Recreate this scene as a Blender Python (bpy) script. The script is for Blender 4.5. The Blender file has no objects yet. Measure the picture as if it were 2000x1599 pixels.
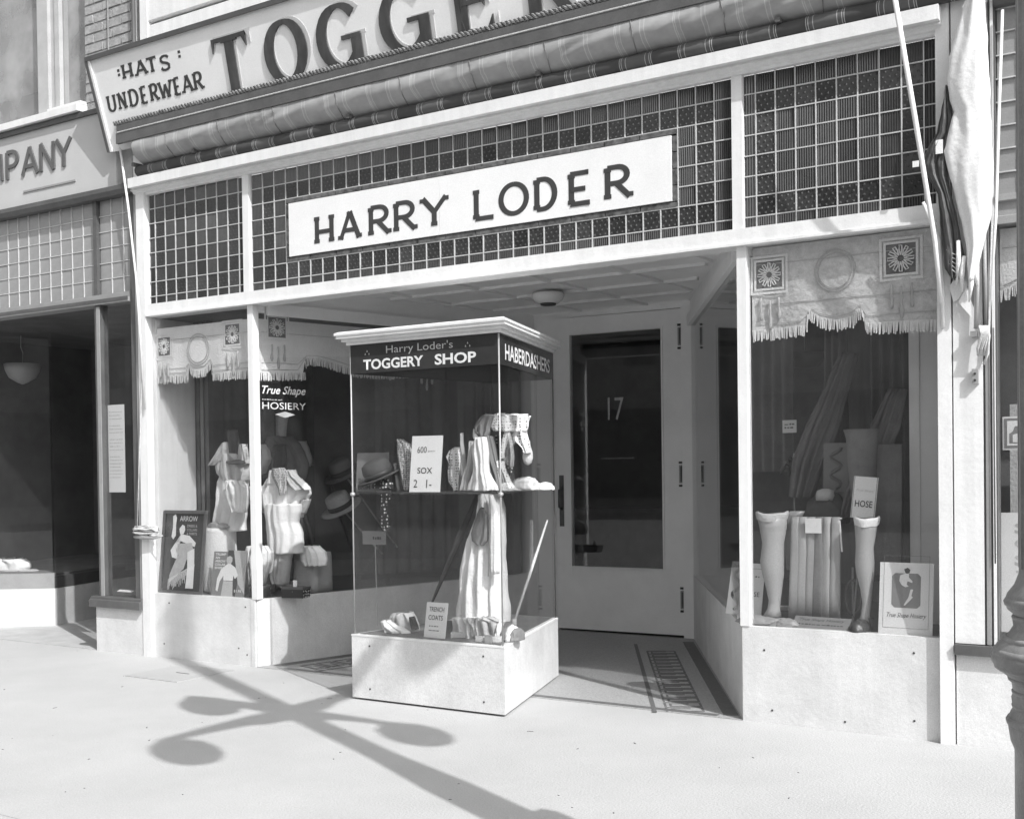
import bpy, bmesh, math, random
from mathutils import Vector, Matrix, noise
random.seed(17)
R = math.radians
sc = bpy.context.scene
COL = sc.collection

# ------------------------------------------------------------------ camera
RT = Vector((0.84103852, 0.54080790, -0.01345426))
FW = Vector((-0.54096628, 0.84090756, -0.01516449))
UP = Vector((0.00311271, 0.02003222, 0.99979449))
CP = Vector((6.91606, -5.87607, 1.33905))
FPX, CX, CY = 2315.82, 1000.61, 950.33            # in pixels of the 2000 x 1599 photograph
cam = bpy.data.cameras.new('camera')
cam.sensor_width = 36.0
cam.lens = FPX / 2000 * 36
cam.shift_x = (1000 - CX) / 2000
cam.shift_y = (CY - 799.5) / 2000
cam.clip_end = 2000
co = bpy.data.objects.new('camera', cam)
M = Matrix((RT, UP, -FW)).transposed().to_4x4()
M.translation = CP
co.matrix_world = M
COL.objects.link(co)
sc.camera = co

# ------------------------------------------------------------------ light
SAZ, SEL = R(26.2), R(43)
SUN = Vector((math.cos(SAZ) * math.cos(SEL), -math.sin(SAZ) * math.cos(SEL), math.sin(SEL)))
w = bpy.data.worlds.new('World')
sc.world = w
w.use_nodes = True
nt = w.node_tree
sky = nt.nodes.new('ShaderNodeTexSky')
sky.sky_type = 'NISHITA'
sky.sun_disc = False
sky.sun_elevation = SEL
sky.sun_rotation = math.atan2(SUN.x, SUN.y)
sky.dust_density = 2.0
bw = nt.nodes.new('ShaderNodeRGBToBW')              # black and white film
nt.links.new(sky.outputs[0], bw.inputs[0])
nt.links.new(bw.outputs[0], nt.nodes['Background'].inputs[0])
nt.nodes['Background'].inputs[1].default_value = 0.15
sl = bpy.data.lights.new('sun', 'SUN')
sl.energy = 2.4
sl.angle = R(0.53)
so = bpy.data.objects.new('sun', sl)
so.rotation_euler = SUN.to_track_quat('Z', 'Y').to_euler()
so.location = (20, -10, 22)
COL.objects.link(so)
sc.view_settings.view_transform = 'Standard'
sc.view_settings.look = 'None'
sc.view_settings.exposure = 0.97
sc.view_settings.gamma = 1.0
sc.cycles.use_denoising = True
sc.cycles.max_bounces = 12
sc.cycles.transparent_max_bounces = 40
sc.cycles.diffuse_bounces = 8

# ------------------------------------------------------------------ pixel helpers (photo pixel -> point on a known plane)
def ray(u, v):
    return RT * ((u - CX) / FPX) + FW + UP * (-(v - CY) / FPX)
def on(u, v, p0, n):
    d = ray(u, v); n = Vector(n)
    return CP + d * ((Vector(p0) - CP).dot(n) / d.dot(n))
def ony(u, v, y=0.0): return on(u, v, (0, y, 0), (0, 1, 0))
def onz(u, v, z=0.0): return on(u, v, (0, 0, z), (0, 0, 1))
def onx(u, v, x=0.0): return on(u, v, (x, 0, 0), (1, 0, 0))

# ------------------------------------------------------------------ materials
MATS = {}
def mat(name, val, rough=.6, var=.12, scale=6.0, bump=.0, bscale=60., spec=.4, speck=0.09, metal=0.0, streak=0.0):
    if name in MATS: return MATS[name]
    m = bpy.data.materials.new(name); m.use_nodes = True
    t = m.node_tree; N = t.nodes; L = t.links
    b = N['Principled BSDF']
    b.inputs['Roughness'].default_value = rough
    b.inputs['Specular IOR Level'].default_value = spec
    b.inputs['Metallic'].default_value = metal
    tc = N.new('ShaderNodeTexCoord')
    n1 = N.new('ShaderNodeTexNoise'); n1.inputs['Scale'].default_value = scale
    n1.inputs['Detail'].default_value = 6; n1.inputs['Roughness'].default_value = .62
    L.new(tc.outputs['Object'], n1.inputs['Vector'])
    mr = N.new('ShaderNodeMapRange')
    mr.inputs[1].default_value = .25; mr.inputs[2].default_value = .75
    mr.inputs[3].default_value = val * (1 - var); mr.inputs[4].default_value = min(val * (1 + var * .7), .9)
    L.new(n1.outputs[0], mr.inputs[0])
    out = mr.outputs[0]
    if streak:
        mp = N.new('ShaderNodeMapping'); mp.inputs['Scale'].default_value = (9, 9, .5)
        L.new(tc.outputs['Object'], mp.inputs[0])
        ns = N.new('ShaderNodeTexNoise'); ns.inputs['Scale'].default_value = 2.2; ns.inputs['Detail'].default_value = 5
        L.new(mp.outputs[0], ns.inputs['Vector'])
        r2 = N.new('ShaderNodeMapRange'); r2.inputs[1].default_value = .35; r2.inputs[2].default_value = .62
        r2.inputs[3].default_value = 1 - streak; r2.inputs[4].default_value = 1
        L.new(ns.outputs[0], r2.inputs[0])
        mm = N.new('ShaderNodeMath'); mm.operation = 'MULTIPLY'
        L.new(out, mm.inputs[0]); L.new(r2.outputs[0], mm.inputs[1]); out = mm.outputs[0]
    if speck:
        nv = N.new('ShaderNodeTexNoise'); nv.inputs['Scale'].default_value = 160; nv.inputs['Detail'].default_value = 3
        L.new(tc.outputs['Object'], nv.inputs['Vector'])
        r3 = N.new('ShaderNodeMapRange'); r3.inputs[1].default_value = .3; r3.inputs[2].default_value = .7
        r3.inputs[3].default_value = 1 - speck; r3.inputs[4].default_value = 1 + speck * .6
        L.new(nv.outputs[0], r3.inputs[0])
        mm = N.new('ShaderNodeMath'); mm.operation = 'MULTIPLY'
        L.new(out, mm.inputs[0]); L.new(r3.outputs[0], mm.inputs[1]); out = mm.outputs[0]
    L.new(out, b.inputs['Base Color'])
    if bump:
        n2 = N.new('ShaderNodeTexNoise'); n2.inputs['Scale'].default_value = bscale; n2.inputs['Detail'].default_value = 4
        L.new(tc.outputs['Object'], n2.inputs['Vector'])
        bp = N.new('ShaderNodeBump'); bp.inputs['Strength'].default_value = bump; bp.inputs['Distance'].default_value = .01
        L.new(n2.outputs[0], bp.inputs['Height']); L.new(bp.outputs[0], b.inputs['Normal'])
    MATS[name] = m
    return m
def glass_mat(name, tint=.93, rough=.0, ior=1.5, dust_sheen=.0):
    m = bpy.data.materials.new(name); m.use_nodes = True
    t = m.node_tree; N = t.nodes; L = t.links
    N.remove(N['Principled BSDF'])
    tr = N.new('ShaderNodeBsdfTransparent'); tr.inputs[0].default_value = (tint, tint, tint, 1)
    gl = N.new('ShaderNodeBsdfGlossy'); gl.inputs['Roughness'].default_value = rough
    lw = N.new('ShaderNodeLayerWeight'); lw.inputs[0].default_value = .5      # Schlick reflectance, same from both sides
    pw_ = N.new('ShaderNodeMath'); pw_.operation = 'POWER'; pw_.inputs[1].default_value = 5; L.new(lw.outputs['Facing'], pw_.inputs[0])
    f0 = ((ior-1)/(ior+1))**2
    fr = N.new('ShaderNodeMath'); fr.operation = 'MULTIPLY_ADD'; fr.inputs[1].default_value = 1-f0; fr.inputs[2].default_value = f0
    L.new(pw_.outputs[0], fr.inputs[0])
    mx = N.new('ShaderNodeMixShader')
    L.new(fr.outputs[0], mx.inputs[0]); L.new(tr.outputs[0], mx.inputs[1]); L.new(gl.outputs[0], mx.inputs[2])
    last = mx.outputs[0]
    if dust_sheen:  # thin dust film; on the upper panes it also paints in reflected sky
        df = N.new('ShaderNodeBsdfDiffuse'); df.inputs[0].default_value = (.75, .75, .75, 1)
        ns = N.new('ShaderNodeTexNoise'); ns.inputs['Scale'].default_value = 3.5; ns.inputs['Detail'].default_value = 5
        tc = N.new('ShaderNodeTexCoord'); L.new(tc.outputs['Object'], ns.inputs['Vector'])
        mr = N.new('ShaderNodeMapRange'); mr.inputs[1].default_value = .3; mr.inputs[2].default_value = .8
        mr.inputs[3].default_value = dust_sheen * .5; mr.inputs[4].default_value = dust_sheen * 1.6
        L.new(ns.outputs[0], mr.inputs[0])
        m2 = N.new('ShaderNodeMixShader'); L.new(mr.outputs[0], m2.inputs[0]); L.new(last, m2.inputs[1]); L.new(df.outputs[0], m2.inputs[2])
        last = m2.outputs[0]
    L.new(last, N['Material Output'].inputs[0])
    return m
def stripe_mat(name, period, stops, rough=.75, axis=0):
    """cloth with printed stripes running across the given object axis"""
    m = bpy.data.materials.new(name); m.use_nodes = True
    t = m.node_tree; N = t.nodes; L = t.links
    b = N['Principled BSDF']; b.inputs['Roughness'].default_value = rough; b.inputs['Specular IOR Level'].default_value = .2
    tc = N.new('ShaderNodeTexCoord'); sp = N.new('ShaderNodeSeparateXYZ'); L.new(tc.outputs['Object'], sp.inputs[0])
    nz = N.new('ShaderNodeTexNoise'); nz.inputs['Scale'].default_value = 3; L.new(tc.outputs['Object'], nz.inputs['Vector'])
    a = N.new('ShaderNodeMath'); a.operation = 'MULTIPLY_ADD'; a.inputs[1].default_value = .018
    L.new(nz.outputs[0], a.inputs[0]); L.new(sp.outputs[axis], a.inputs[2])
    d = N.new('ShaderNodeMath'); d.operation = 'DIVIDE'; d.inputs[1].default_value = period; L.new(a.outputs[0], d.inputs[0])
    f = N.new('ShaderNodeMath'); f.operation = 'FRACT'; L.new(d.outputs[0], f.inputs[0])
    cr = N.new('ShaderNodeValToRGB'); cr.color_ramp.interpolation = 'CONSTANT'
    el = cr.color_ramp.elements
    while len(el) > 1: el.remove(el[-1])
    for i, (p, v) in enumerate(stops):
        e = el[0] if i == 0 else el.new(p)
        e.position = p; e.color = (v, v, v, 1)
    L.new(f.outputs[0], cr.inputs[0])
    n2 = N.new('ShaderNodeTexNoise'); n2.inputs['Scale'].default_value = 14; n2.inputs['Detail'].default_value = 6
    L.new(tc.outputs['Object'], n2.inputs['Vector'])
    mr = N.new('ShaderNodeMapRange'); mr.inputs[3].default_value = .75; mr.inputs[4].default_value = 1.2
    L.new(n2.outputs[0], mr.inputs[0])
    mm = N.new('ShaderNodeMix'); mm.data_type = 'RGBA'; mm.blend_type = 'MULTIPLY'; mm.inputs[0].default_value = 1
    L.new(cr.outputs[0], mm.inputs[6]); L.new(mr.outputs[0], mm.inputs[7])
    L.new(mm.outputs[2], b.inputs['Base Color'])
    return m
def dot_mat(name, bg, fg, scale, thr=.35):
    """printed spotted cloth"""
    m = bpy.data.materials.new(name); m.use_nodes = True
    t = m.node_tree; N = t.nodes; L = t.links
    b = N['Principled BSDF']; b.inputs['Roughness'].default_value = .7
    tc = N.new('ShaderNodeTexCoord')
    v = N.new('ShaderNodeTexVoronoi'); v.inputs['Scale'].default_value = scale; v.inputs['Randomness'].default_value = .35
    L.new(tc.outputs['Object'], v.inputs['Vector'])
    mt = N.new('ShaderNodeMath'); mt.operation = 'LESS_THAN'; mt.inputs[1].default_value = thr
    L.new(v.outputs['Distance'], mt.inputs[0])
    mr = N.new('ShaderNodeMapRange'); mr.inputs[3].default_value = bg; mr.inputs[4].default_value = fg
    L.new(mt.outputs[0], mr.inputs[0]); L.new(mr.outputs[0], b.inputs['Base Color'])
    return m

WHITE = mat('white_paint', .76, .5, .08, 5, .15, 40, streak=.07, speck=.05)
BULK = mat('bulkhead_stone', .66, .5, .2, 3.2, .2, 40, streak=.04, speck=.13)
SHADEW = mat('vestibule_paint', .82, .5, .07, 4, .1, 30, speck=.05)
SIGNW = mat('sign_white', .78, .55, .07, 3, .05, 30, speck=.06)
INK = mat('black_lettering', .05, .45, .2, 9)
SHADOWINK = mat('grey_lettering', .075, .6, .35, 7, streak=.35)
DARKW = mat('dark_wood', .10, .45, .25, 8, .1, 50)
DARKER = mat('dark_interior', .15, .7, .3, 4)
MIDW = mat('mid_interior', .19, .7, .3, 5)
GREYF = mat('grey_frame', .30, .5, .15, 6)
CONC = mat('concrete', .44, .85, .08, 1.6, .4, 90, .2, speck=.14)
MOSAIC = mat('mosaic_floor', .36, .6, .2, 60, .2, 120, speck=.25)
MOSDK = mat('mosaic_dark', .14, .6, .3, 60)
ASPH = mat('asphalt', .20, .9, .25, 8, .4, 80)
PRISM = mat('prism_glass', .032, .2, .3, 18, spec=.55)
PRISM2 = mat('prism_glass_dotted', .036, .22, .35, 22, spec=.6)
PRISMG = mat('prism_glass_grey', .30, .25, .2, 6, spec=.5)
CAME = mat('zinc_came', .52, .5, .15, 30)
MARB = mat('marbled_strip', .12, .3, .9, 26)
METAL = mat('bright_metal', .40, .45, .1, 20, metal=.35)
IRON = mat('painted_iron', .27, .45, .25, 14, .2, 60)
BLACKG = mat('black_glass', .04, .12, .2, 6, spec=.6)
LETW = mat('white_lettering', .70, .6, .12, 14)
LETG = mat('gilt_lettering', .42, .5, .25, 16)
CARD = mat('white_card', .74, .7, .05, 5)
CARDG = mat('grey_card', .22, .6, .15, 5)
CLOTHW = mat('white_cloth', .76, .85, .08, 9, .5, 70)
CLOTHL = mat('light_grey_cloth', .48, .85, .12, 9, .5, 70)
CLOTHM = mat('mid_grey_cloth', .18, .85, .2, 9, .3, 45)
CLOTHD = mat('dark_cloth', .08, .8, .3, 9, .2, 45)
SILK = mat('stocking_silk', .37, .42, .06, 6, spec=.5)
SILK2 = mat('stocking_silk_grey', .30, .42, .12, 6, spec=.5)
ROPE = mat('rope', .55, .9, .25, 40, .3, 90)
SCREEN = mat('opal_glass', .75, .25, .05, 4)
STRAW = mat('straw', .45, .7, .2, 60, .3, 90)
BRICKM = mat('brick_face', .36, .85, .35, 22, .5, 70)
MORTAR = mat('mortar', .55, .9, .15, 30)
BRASS = mat('brass_plate', .13, .35, .3, 20, metal=.5)
GLASS = glass_mat('plate_glass', .97, 0, 1.6, .010)
GLASSC = glass_mat('case_glass', .98, 0, 1.5, .006)
GLASSW = glass_mat('upper_window_glass', .7, .02, 1.7, .28)  # heavy diffuse veil greys these panes in place of reflected sky
OLDP = mat('old_window_paint', .46, .6, .15, 6, .1, 40)
VALC = mat('brocade', .60, .8, .22, 30, .7, 40)
AWN_ROLL = stripe_mat('striped_awning_roll', .345, [(0, .07), (.42, .36), (.432, .075), (.45, .36), (.462, .10), (.52, .34), (.532, .11), (.87, .34), (.882, .10), (.94, .36), (.952, .075), (.97, .36), (.982, .07)])
AWN_CANVAS = stripe_mat('awning_canvas', .345, [(0, .34), (.42, .47), (.434, .35), (.45, .47), (.464, .35), (.52, .45), (.534, .32), (.87, .45), (.884, .34), (.94, .47), (.952, .34)])
CHINTZ = dot_mat('chintz', .62, .10, 62, .3)
CHECK = dot_mat('woven_check', .42, .12, 85, .42)
DOTTIE = dot_mat('dotted_tie_silk', .03, .6, 48, .3)

# ------------------------------------------------------------------ mesh builder
class MB:
    def __init__(s): s.v = []; s.f = []
    def add(s, vs, fs):
        o = len(s.v); s.v += [tuple(p) for p in vs]; s.f += [tuple(i + o for i in f) for f in fs]; return s
    def box(s, x0, x1, y0, y1, z0, z1):
        return s.add([(x0,y0,z0),(x1,y0,z0),(x1,y1,z0),(x0,y1,z0),(x0,y0,z1),(x1,y0,z1),(x1,y1,z1),(x0,y1,z1)],
                     [(0,3,2,1),(4,5,6,7),(0,1,5,4),(1,2,6,5),(2,3,7,6),(3,0,4,7)])
    def wall(s, p, q, t, z0, z1):
        """upright slab from plan point p to q, thickness t to the left-hand side (p->q)"""
        p = Vector(p[:2]); q = Vector(q[:2]); d = (q - p).normalized(); n = Vector((-d.y, d.x)) * t
        c = [p, q, q + n, p + n]
        if t < 0: c = [p + n, q + n, q, p]
        return s.add([(*a, z0) for a in c] + [(*a, z1) for a in c], [(0,3,2,1),(4,5,6,7),(0,1,5,4),(1,2,6,5),(2,3,7,6),(3,0,4,7)])
    def prism(s, poly, z0, z1):
        n = len(poly)
        a = sum(poly[i][0]*poly[(i+1)%n][1]-poly[(i+1)%n][0]*poly[i][1] for i in range(n))
        if a < 0: poly = poly[::-1]
        return s.add([(x,y,z0) for x,y in poly]+[(x,y,z1) for x,y in poly],
                     [tuple(range(n))[::-1], tuple(range(n,2*n))]+[(i,(i+1)%n,n+(i+1)%n,n+i) for i in range(n)])
    def xz(s, poly, y0, y1):
        """polygon in the x-z plane, extruded from y0 (front) to y1"""
        n = len(poly)
        a = sum(poly[i][0]*poly[(i+1)%n][1]-poly[(i+1)%n][0]*poly[i][1] for i in range(n))
        if a < 0: poly = poly[::-1]
        return s.add([(x,y0,z) for x,z in poly]+[(x,y1,z) for x,z in poly],
                     [tuple(range(n)), tuple(range(n,2*n))[::-1]]+[((i+1)%n,i,n+i,n+(i+1)%n) for i in range(n)])
    def extrude_x(s, prof, x0, x1):
        """profile [(y,z)] swept along x"""
        n = len(prof)
        return s.add([(x0,y,z) for y,z in prof]+[(x1,y,z) for y,z in prof],
                     [tuple(range(n)), tuple(range(n,2*n))[::-1]]+[(i,n+i,n+(i+1)%n,(i+1)%n) for i in range(n)])
    def tube(s, path, r, n=8, cap=True):
        path = [Vector(p) for p in path]; rs = r if isinstance(r, (list, tuple)) else [r]*len(path)
        rings = []; up = Vector((0.13, .31, .94))
        for i, p in enumerate(path):
            d = (path[min(i+1, len(path)-1)] - path[max(i-1, 0)]).normalized()
            a = d.cross(up)
            if a.length < .05: a = d.cross(Vector((1, 0, 0)))
            a.normalize(); b = d.cross(a)
            rings.append([p + (a*math.cos(t) + b*math.sin(t))*rs[i] for t in [2*math.pi*k/n for k in range(n)]])
        o = [q for rr in rings for q in rr]; f = []
        for i in range(len(path)-1):
            for k in range(n):
                f.append((i*n+k, i*n+(k+1)%n, (i+1)*n+(k+1)%n, (i+1)*n+k))
        if cap: f += [tuple(range(n))[::-1], tuple((len(path)-1)*n+k for k in range(n))]
        return s.add(o, f)
    def lathe(s, prof, c=(0,0,0), n=24):
        """prof [(r,z)] about the vertical through c"""
        o = []; f = []
        for r, z in prof:
            for k in range(n):
                t = 2*math.pi*k/n; o.append((c[0]+r*math.cos(t), c[1]+r*math.sin(t), c[2]+z))
        for i in range(len(prof)-1):
            for k in range(n):
                f.append((i*n+k, i*n+(k+1)%n, (i+1)*n+(k+1)%n, (i+1)*n+k))
        f += [tuple(range(n))[::-1], tuple((len(prof)-1)*n+k for k in range(n))]
        return s.add(o, f)
    def rings(s, rows, closed=True, cap=True):
        n = len(rows[0]); o = [p for r in rows for p in r]; f = []
        for i in range(len(rows)-1):
            for k in range(n if closed else n-1):
                f.append((i*n+k, i*n+(k+1)%n, (i+1)*n+(k+1)%n, (i+1)*n+k))
        if cap and closed: f += [tuple(range(n))[::-1], tuple((len(rows)-1)*n+k for k in range(n))]
        return s.add(o, f)
    def mesh(s, name):
        me = bpy.data.meshes.new(name); me.from_pydata(s.v, [], s.f); me.update()
        return me
    def build(s, name, m, parent=None, smooth=False, label=None, fix=False):
        me = s.mesh(name)
        if fix:
            b = bmesh.new(); b.from_mesh(me); bmesh.ops.recalc_face_normals(b, faces=b.faces); b.to_mesh(me); b.free()
        me.materials.append(m)
        if smooth: me.polygons.foreach_set('use_smooth', [True]*len(me.polygons))
        return link(name, me, parent, label)
def link(name, me, parent=None, label=None):
    o = bpy.data.objects.new(name, me); COL.objects.link(o)
    if parent is not None: o.parent = parent
    if label: o['label'] = label
    return o
def thing(name, label, cat, loc=(0,0,0), rot=(0,0,0), group=None):
    o = bpy.data.objects.new(name, None); o.empty_display_size = .1
    COL.objects.link(o); o.location = loc; o.rotation_euler = rot
    o['label'] = label; o['category'] = cat
    if group: o['group'] = group
    return o
def tag(o, label, cat, group=None):
    o['label'] = label; o['category'] = cat
    if group: o['group'] = group
    return o
def struct(o): o['kind'] = 'structure'; return o
def stuff(o): o['kind'] = 'stuff'; return o
def box(name, m, parent, *a, **k): return MB().box(*a).build(name, m, parent, **k)

# ------------------------------------------------------------------ lettering: own glyph strokes, broad-nib width
def arc(cx, cz, rx, rz, a0, a1, n=14):
    return [(cx+rx*math.cos(R(a0+(a1-a0)*i/n)), cz+rz*math.sin(R(a0+(a1-a0)*i/n))) for i in range(n+1)]
G = {
 'A': [[(0,0),(.5,1)],[(.5,1),(1,0)],[(.2,.32),(.8,.32)]],
 'B': [[(.1,0),(.1,1)],[(.1,1),(.5,1)]+arc(.5,.77,.38,.23,90,-90,10)+[(.1,.54)],[(.1,.54),(.55,.54)]+arc(.55,.27,.42,.27,90,-90,10)+[(.1,0)]],
 'D': [[(.1,0),(.1,1)],[(.1,1),(.4,1)]+arc(.4,.5,.58,.5,90,-90,16)+[(.1,0)]],
 'E': [[(.1,0),(.1,1)],[(.1,1),(.9,1)],[(.1,.48),(.75,.48)],[(.1,0),(.95,0)]],
 'G': [arc(.52,.5,.50,.5,42,318,22),[(.93,.0),(.93,.46)],[(.55,.46),(1.05,.46)]],
 'H': [[(.1,0),(.1,1)],[(.9,0),(.9,1)],[(.1,.42),(.9,.42)]],
 'L': [[(.1,1),(.1,0)],[(.1,0),(.95,0)]],
 'M': [[(.05,0),(.1,1)],[(.1,1),(.5,.1)],[(.5,.1),(.9,1)],[(.9,1),(.95,0)]],
 'N': [[(.08,0),(.08,1)],[(.08,1),(.92,0)],[(.92,0),(.92,1)]],
 'O': [arc(.5,.5,.5,.5,90,450,30)],
 'P': [[(.1,0),(.1,1)],[(.1,1),(.5,1)]+arc(.5,.73,.42,.27,90,-90,12)+[(.1,.46)]],
 'R': [[(.1,0),(.1,1)],[(.1,1),(.5,1)]+arc(.5,.74,.4,.26,90,-90,12)+[(.1,.48)],[(.45,.48),(1.0,0)]],
 'S': [[(.88,.82),(.78,.94),(.55,1.0),(.3,.97),(.14,.86),(.13,.7),(.26,.58),(.5,.51),(.74,.43),(.88,.3),(.86,.13),(.7,.03),(.45,0),(.22,.05),(.1,.2)]],
 'T': [[(.5,0),(.5,1)],[(0,1),(1,1)]],
 'U': [[(.1,1),(.1,.3)]+arc(.5,.3,.4,.3,180,360,12)+[(.9,1)]],
 'W': [[(0,1),(.26,0)],[(.26,0),(.5,.8)],[(.5,.8),(.74,0)],[(.74,0),(1,1)]],
 'Y': [[(0,1),(.5,.48)],[(1,1),(.5,.48)],[(.5,.5),(.5,0)]],
 ':': [[(.5,.12),(.5,.22)],[(.5,.55),(.5,.65)]],
}
def glyph(mb, ch, org, ex, ez, en, wdt, hgt, thick, thin, serif=0., depth=.004, k0=0):
    """strokes of ch as thin prisms: org bottom-left corner, ex/ez unit axes in the sign plane, en outward"""
    org = Vector(org); k = k0
    def emit(poly, lift):
        n = len(poly)
        f = [org + ex*x + ez*z + en*(depth+lift) for x, z in poly]
        b = [org + ex*x + ez*z for x, z in poly]
        mb.add(f+b, [tuple(range(n))]+[((i+1)%n, i, n+i, n+(i+1)%n) for i in range(n)])
    for st in G[ch]:
        pts = [(thick*.5+x*(wdt-thick), thin*.5+z*(hgt-thin)) for x, z in st]
        k += 1; lift = k*.00025
        L = []; Rr = []
        for i, p in enumerate(pts):
            a = pts[max(i-1,0)]; c = pts[min(i+1,len(pts)-1)]
            if st[0] == st[-1] and i in (0, len(pts)-1): a, c = pts[-2], pts[1]
            dx, dz = c[0]-a[0], c[1]-a[1]; l = math.hypot(dx, dz) or 1
            dx /= l; dz /= l
            wd = (thin + (thick-thin)*abs(dz)**1.3)/2
            if ch in 'AWMNY' and len(st) == 2:        # broad-nib: down strokes thick, up strokes thin
                wd = (thick if dx*dz < 0 else thin + (thick-thin)*.35)/2
                if abs(dx) < .05: wd = thick/2
                if ch in 'NM' and abs(dx) < .2: wd = (thin + (thick-thin)*.35)/2
                if ch == 'A' and abs(dz) < .1: wd = thin/2
            L.append((p[0]-dz*wd, p[1]+dx*wd)); Rr.append((p[0]+dz*wd, p[1]-dx*wd))
        for i in range(len(pts)-1):
            q = [Rr[i], Rr[i+1], L[i+1], L[i]]
            area = sum(q[j][0]*q[(j+1)%4][1]-q[(j+1)%4][0]*q[j][1] for j in range(4))
            emit(q if area > 0 else q[::-1], lift)
        if serif:
            for e, nb in ((0,1),(-1,-2)):
                p = pts[e]; q = pts[nb]
                if st[0] == st[-1]: continue
                dx, dz = p[0]-q[0], p[1]-q[1]; l = math.hypot(dx,dz) or 1
                if abs(dz)/l > .55 and (p[1] < .1*hgt or p[1] > .9*hgt):
                    k += 1; sg = 1 if p[1] > .5*hgt else -1
                    sw = thick*.5 + serif
                    z0, z1 = sorted((p[1], p[1]-sg*thin*.9))
                    emit([(p[0]-sw,z0),(p[0]+sw,z0),(p[0]+sw,z1),(p[0]-sw,z1)], k*.00025+.0006)
                elif abs(dx)/l > .8 and ch in 'ETLG':
                    k += 1; up_ = 1 if p[1] < .4*hgt else -1
                    if ch == 'G': continue
                    h = serif*2.6
                    zz = sorted((p[1]-up_*thin*.5, p[1]+up_*h)) if not (ch == 'E' and .3*hgt < p[1] < .7*hgt) else [p[1]-h*.5, p[1]+h*.5]
                    if up_ == 1: poly = [(p[0],zz[0]),(p[0],zz[1]),(p[0]-thin*.5-dx/l*serif*1.3,zz[0])]
                    else: poly = [(p[0],zz[1]),(p[0],zz[0]),(p[0]-thin*.5-dx/l*serif*1.3,zz[1])]
                    ar = sum(poly[j][0]*poly[(j+1)%3][1]-poly[(j+1)%3][0]*poly[j][1] for j in range(3))
                    emit(poly if ar > 0 else poly[::-1], k*.00025+.0009)
    return mb
def printed(parent, txt, x0, x1, z0, z1, m, y=-.0015, bold=.0, shear=.0, name='lettering', keep=False):
    """a line of flat printed words fitted into a rectangle of its parent's x-z plane"""
    cu = bpy.data.curves.new('t', 'FONT'); cu.body = txt; cu.size = 1; cu.offset = bold; cu.shear = shear
    cu.resolution_u = 3
    ob = bpy.data.objects.new('t', cu); COL.objects.link(ob)
    dg = bpy.context.evaluated_depsgraph_get()
    me = bpy.data.meshes.new_from_object(ob.evaluated_get(dg))
    bpy.data.objects.remove(ob); bpy.data.curves.remove(cu)
    xs = [v.co.x for v in me.vertices]; ys = [v.co.y for v in me.vertices]
    if not xs: return None
    a, b, c, d = min(xs), max(xs), min(ys), max(ys)
    for v in me.vertices:
        v.co = Vector((x0+(v.co.x-a)/(b-a)*(x1-x0), y, z0+(v.co.y-c)/(d-c)*(z1-z0)))
    me.materials.clear(); me.materials.append(m); me.name = name
    return link(name, me, parent)

def fine_print(parent, x0, x1, z0, z1, m, y=-.0015, seed=0):
    """print too small to read in the photograph: a row of little word-long dashes"""
    rnd = random.Random(seed*7+1); q = MB(); x = x0
    while x < x1-.004:
        l = min(rnd.uniform(.008,.024), x1-x); q.box(x, x+l, y, y+.0006, z0+(z1-z0)*.25, z0+(z1-z0)*rnd.uniform(.6,.85)); x += l+rnd.uniform(.004,.008)
    return stuff(q.build('fine_print', m, parent))

# ------------------------------------------------------------------ cloth forms
def drape(name, m, parent, rows, n=40, folds=9, amp=.12, seed=0, smooth=True, **k):
    """rows: (z, cx, cy, rx, ry, foldedness 0..1), from the bottom up"""
    rnd = random.Random(seed); ph = [rnd.uniform(0, 6.28) for _ in range(5)]
    rr = []
    for j, (z, cx, cy, rx, ry, fd) in enumerate(rows):
        ring = []
        for i in range(n):
            t = 2*math.pi*i/n
            q = 1 + amp*fd*(math.sin(folds*t+ph[0]+.25*j)+.55*math.sin((folds*1.6//1)*t+ph[1])+.35*math.sin(3*t+ph[2]))
            zz = z + amp*fd*rx*.25*math.sin(folds*t+ph[3])*(1 if j == 0 else .3)
            ring.append((cx+rx*q*math.cos(t), cy+ry*q*math.sin(t), max(zz, z-.004) if j == 0 else zz))
        rr.append(ring)
    return MB().rings(rr).build(name, m, parent, smooth, **k)
def crumple(name, m, parent, c, size, seed=0, rough=.35, flat=.25):
    b = bmesh.new(); bmesh.ops.create_icosphere(b, subdivisions=4, radius=1)
    o_ = Vector((seed*3.7, seed*2.3, seed*1.1))
    for v in b.verts:
        p = v.co.copy()
        rg = lambda f: 1-2*abs(noise.noise(p*f+o_))
        q = 1 + rough*(.6*noise.noise(p*1.6+o_) + .55*rg(2.2) + .32*rg(4.7) + .14*rg(9))
        p = p*q
        if p.z < -flat: p.z = -flat
        v.co = Vector((p.x*size[0], p.y*size[1], (p.z+flat)*size[2]))+Vector(c)
    me = bpy.data.meshes.new(name); b.to_mesh(me); b.free(); me.materials.append(m)
    me.polygons.foreach_set('use_smooth', [True]*len(me.polygons))
    return link(name, me, parent)
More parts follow.
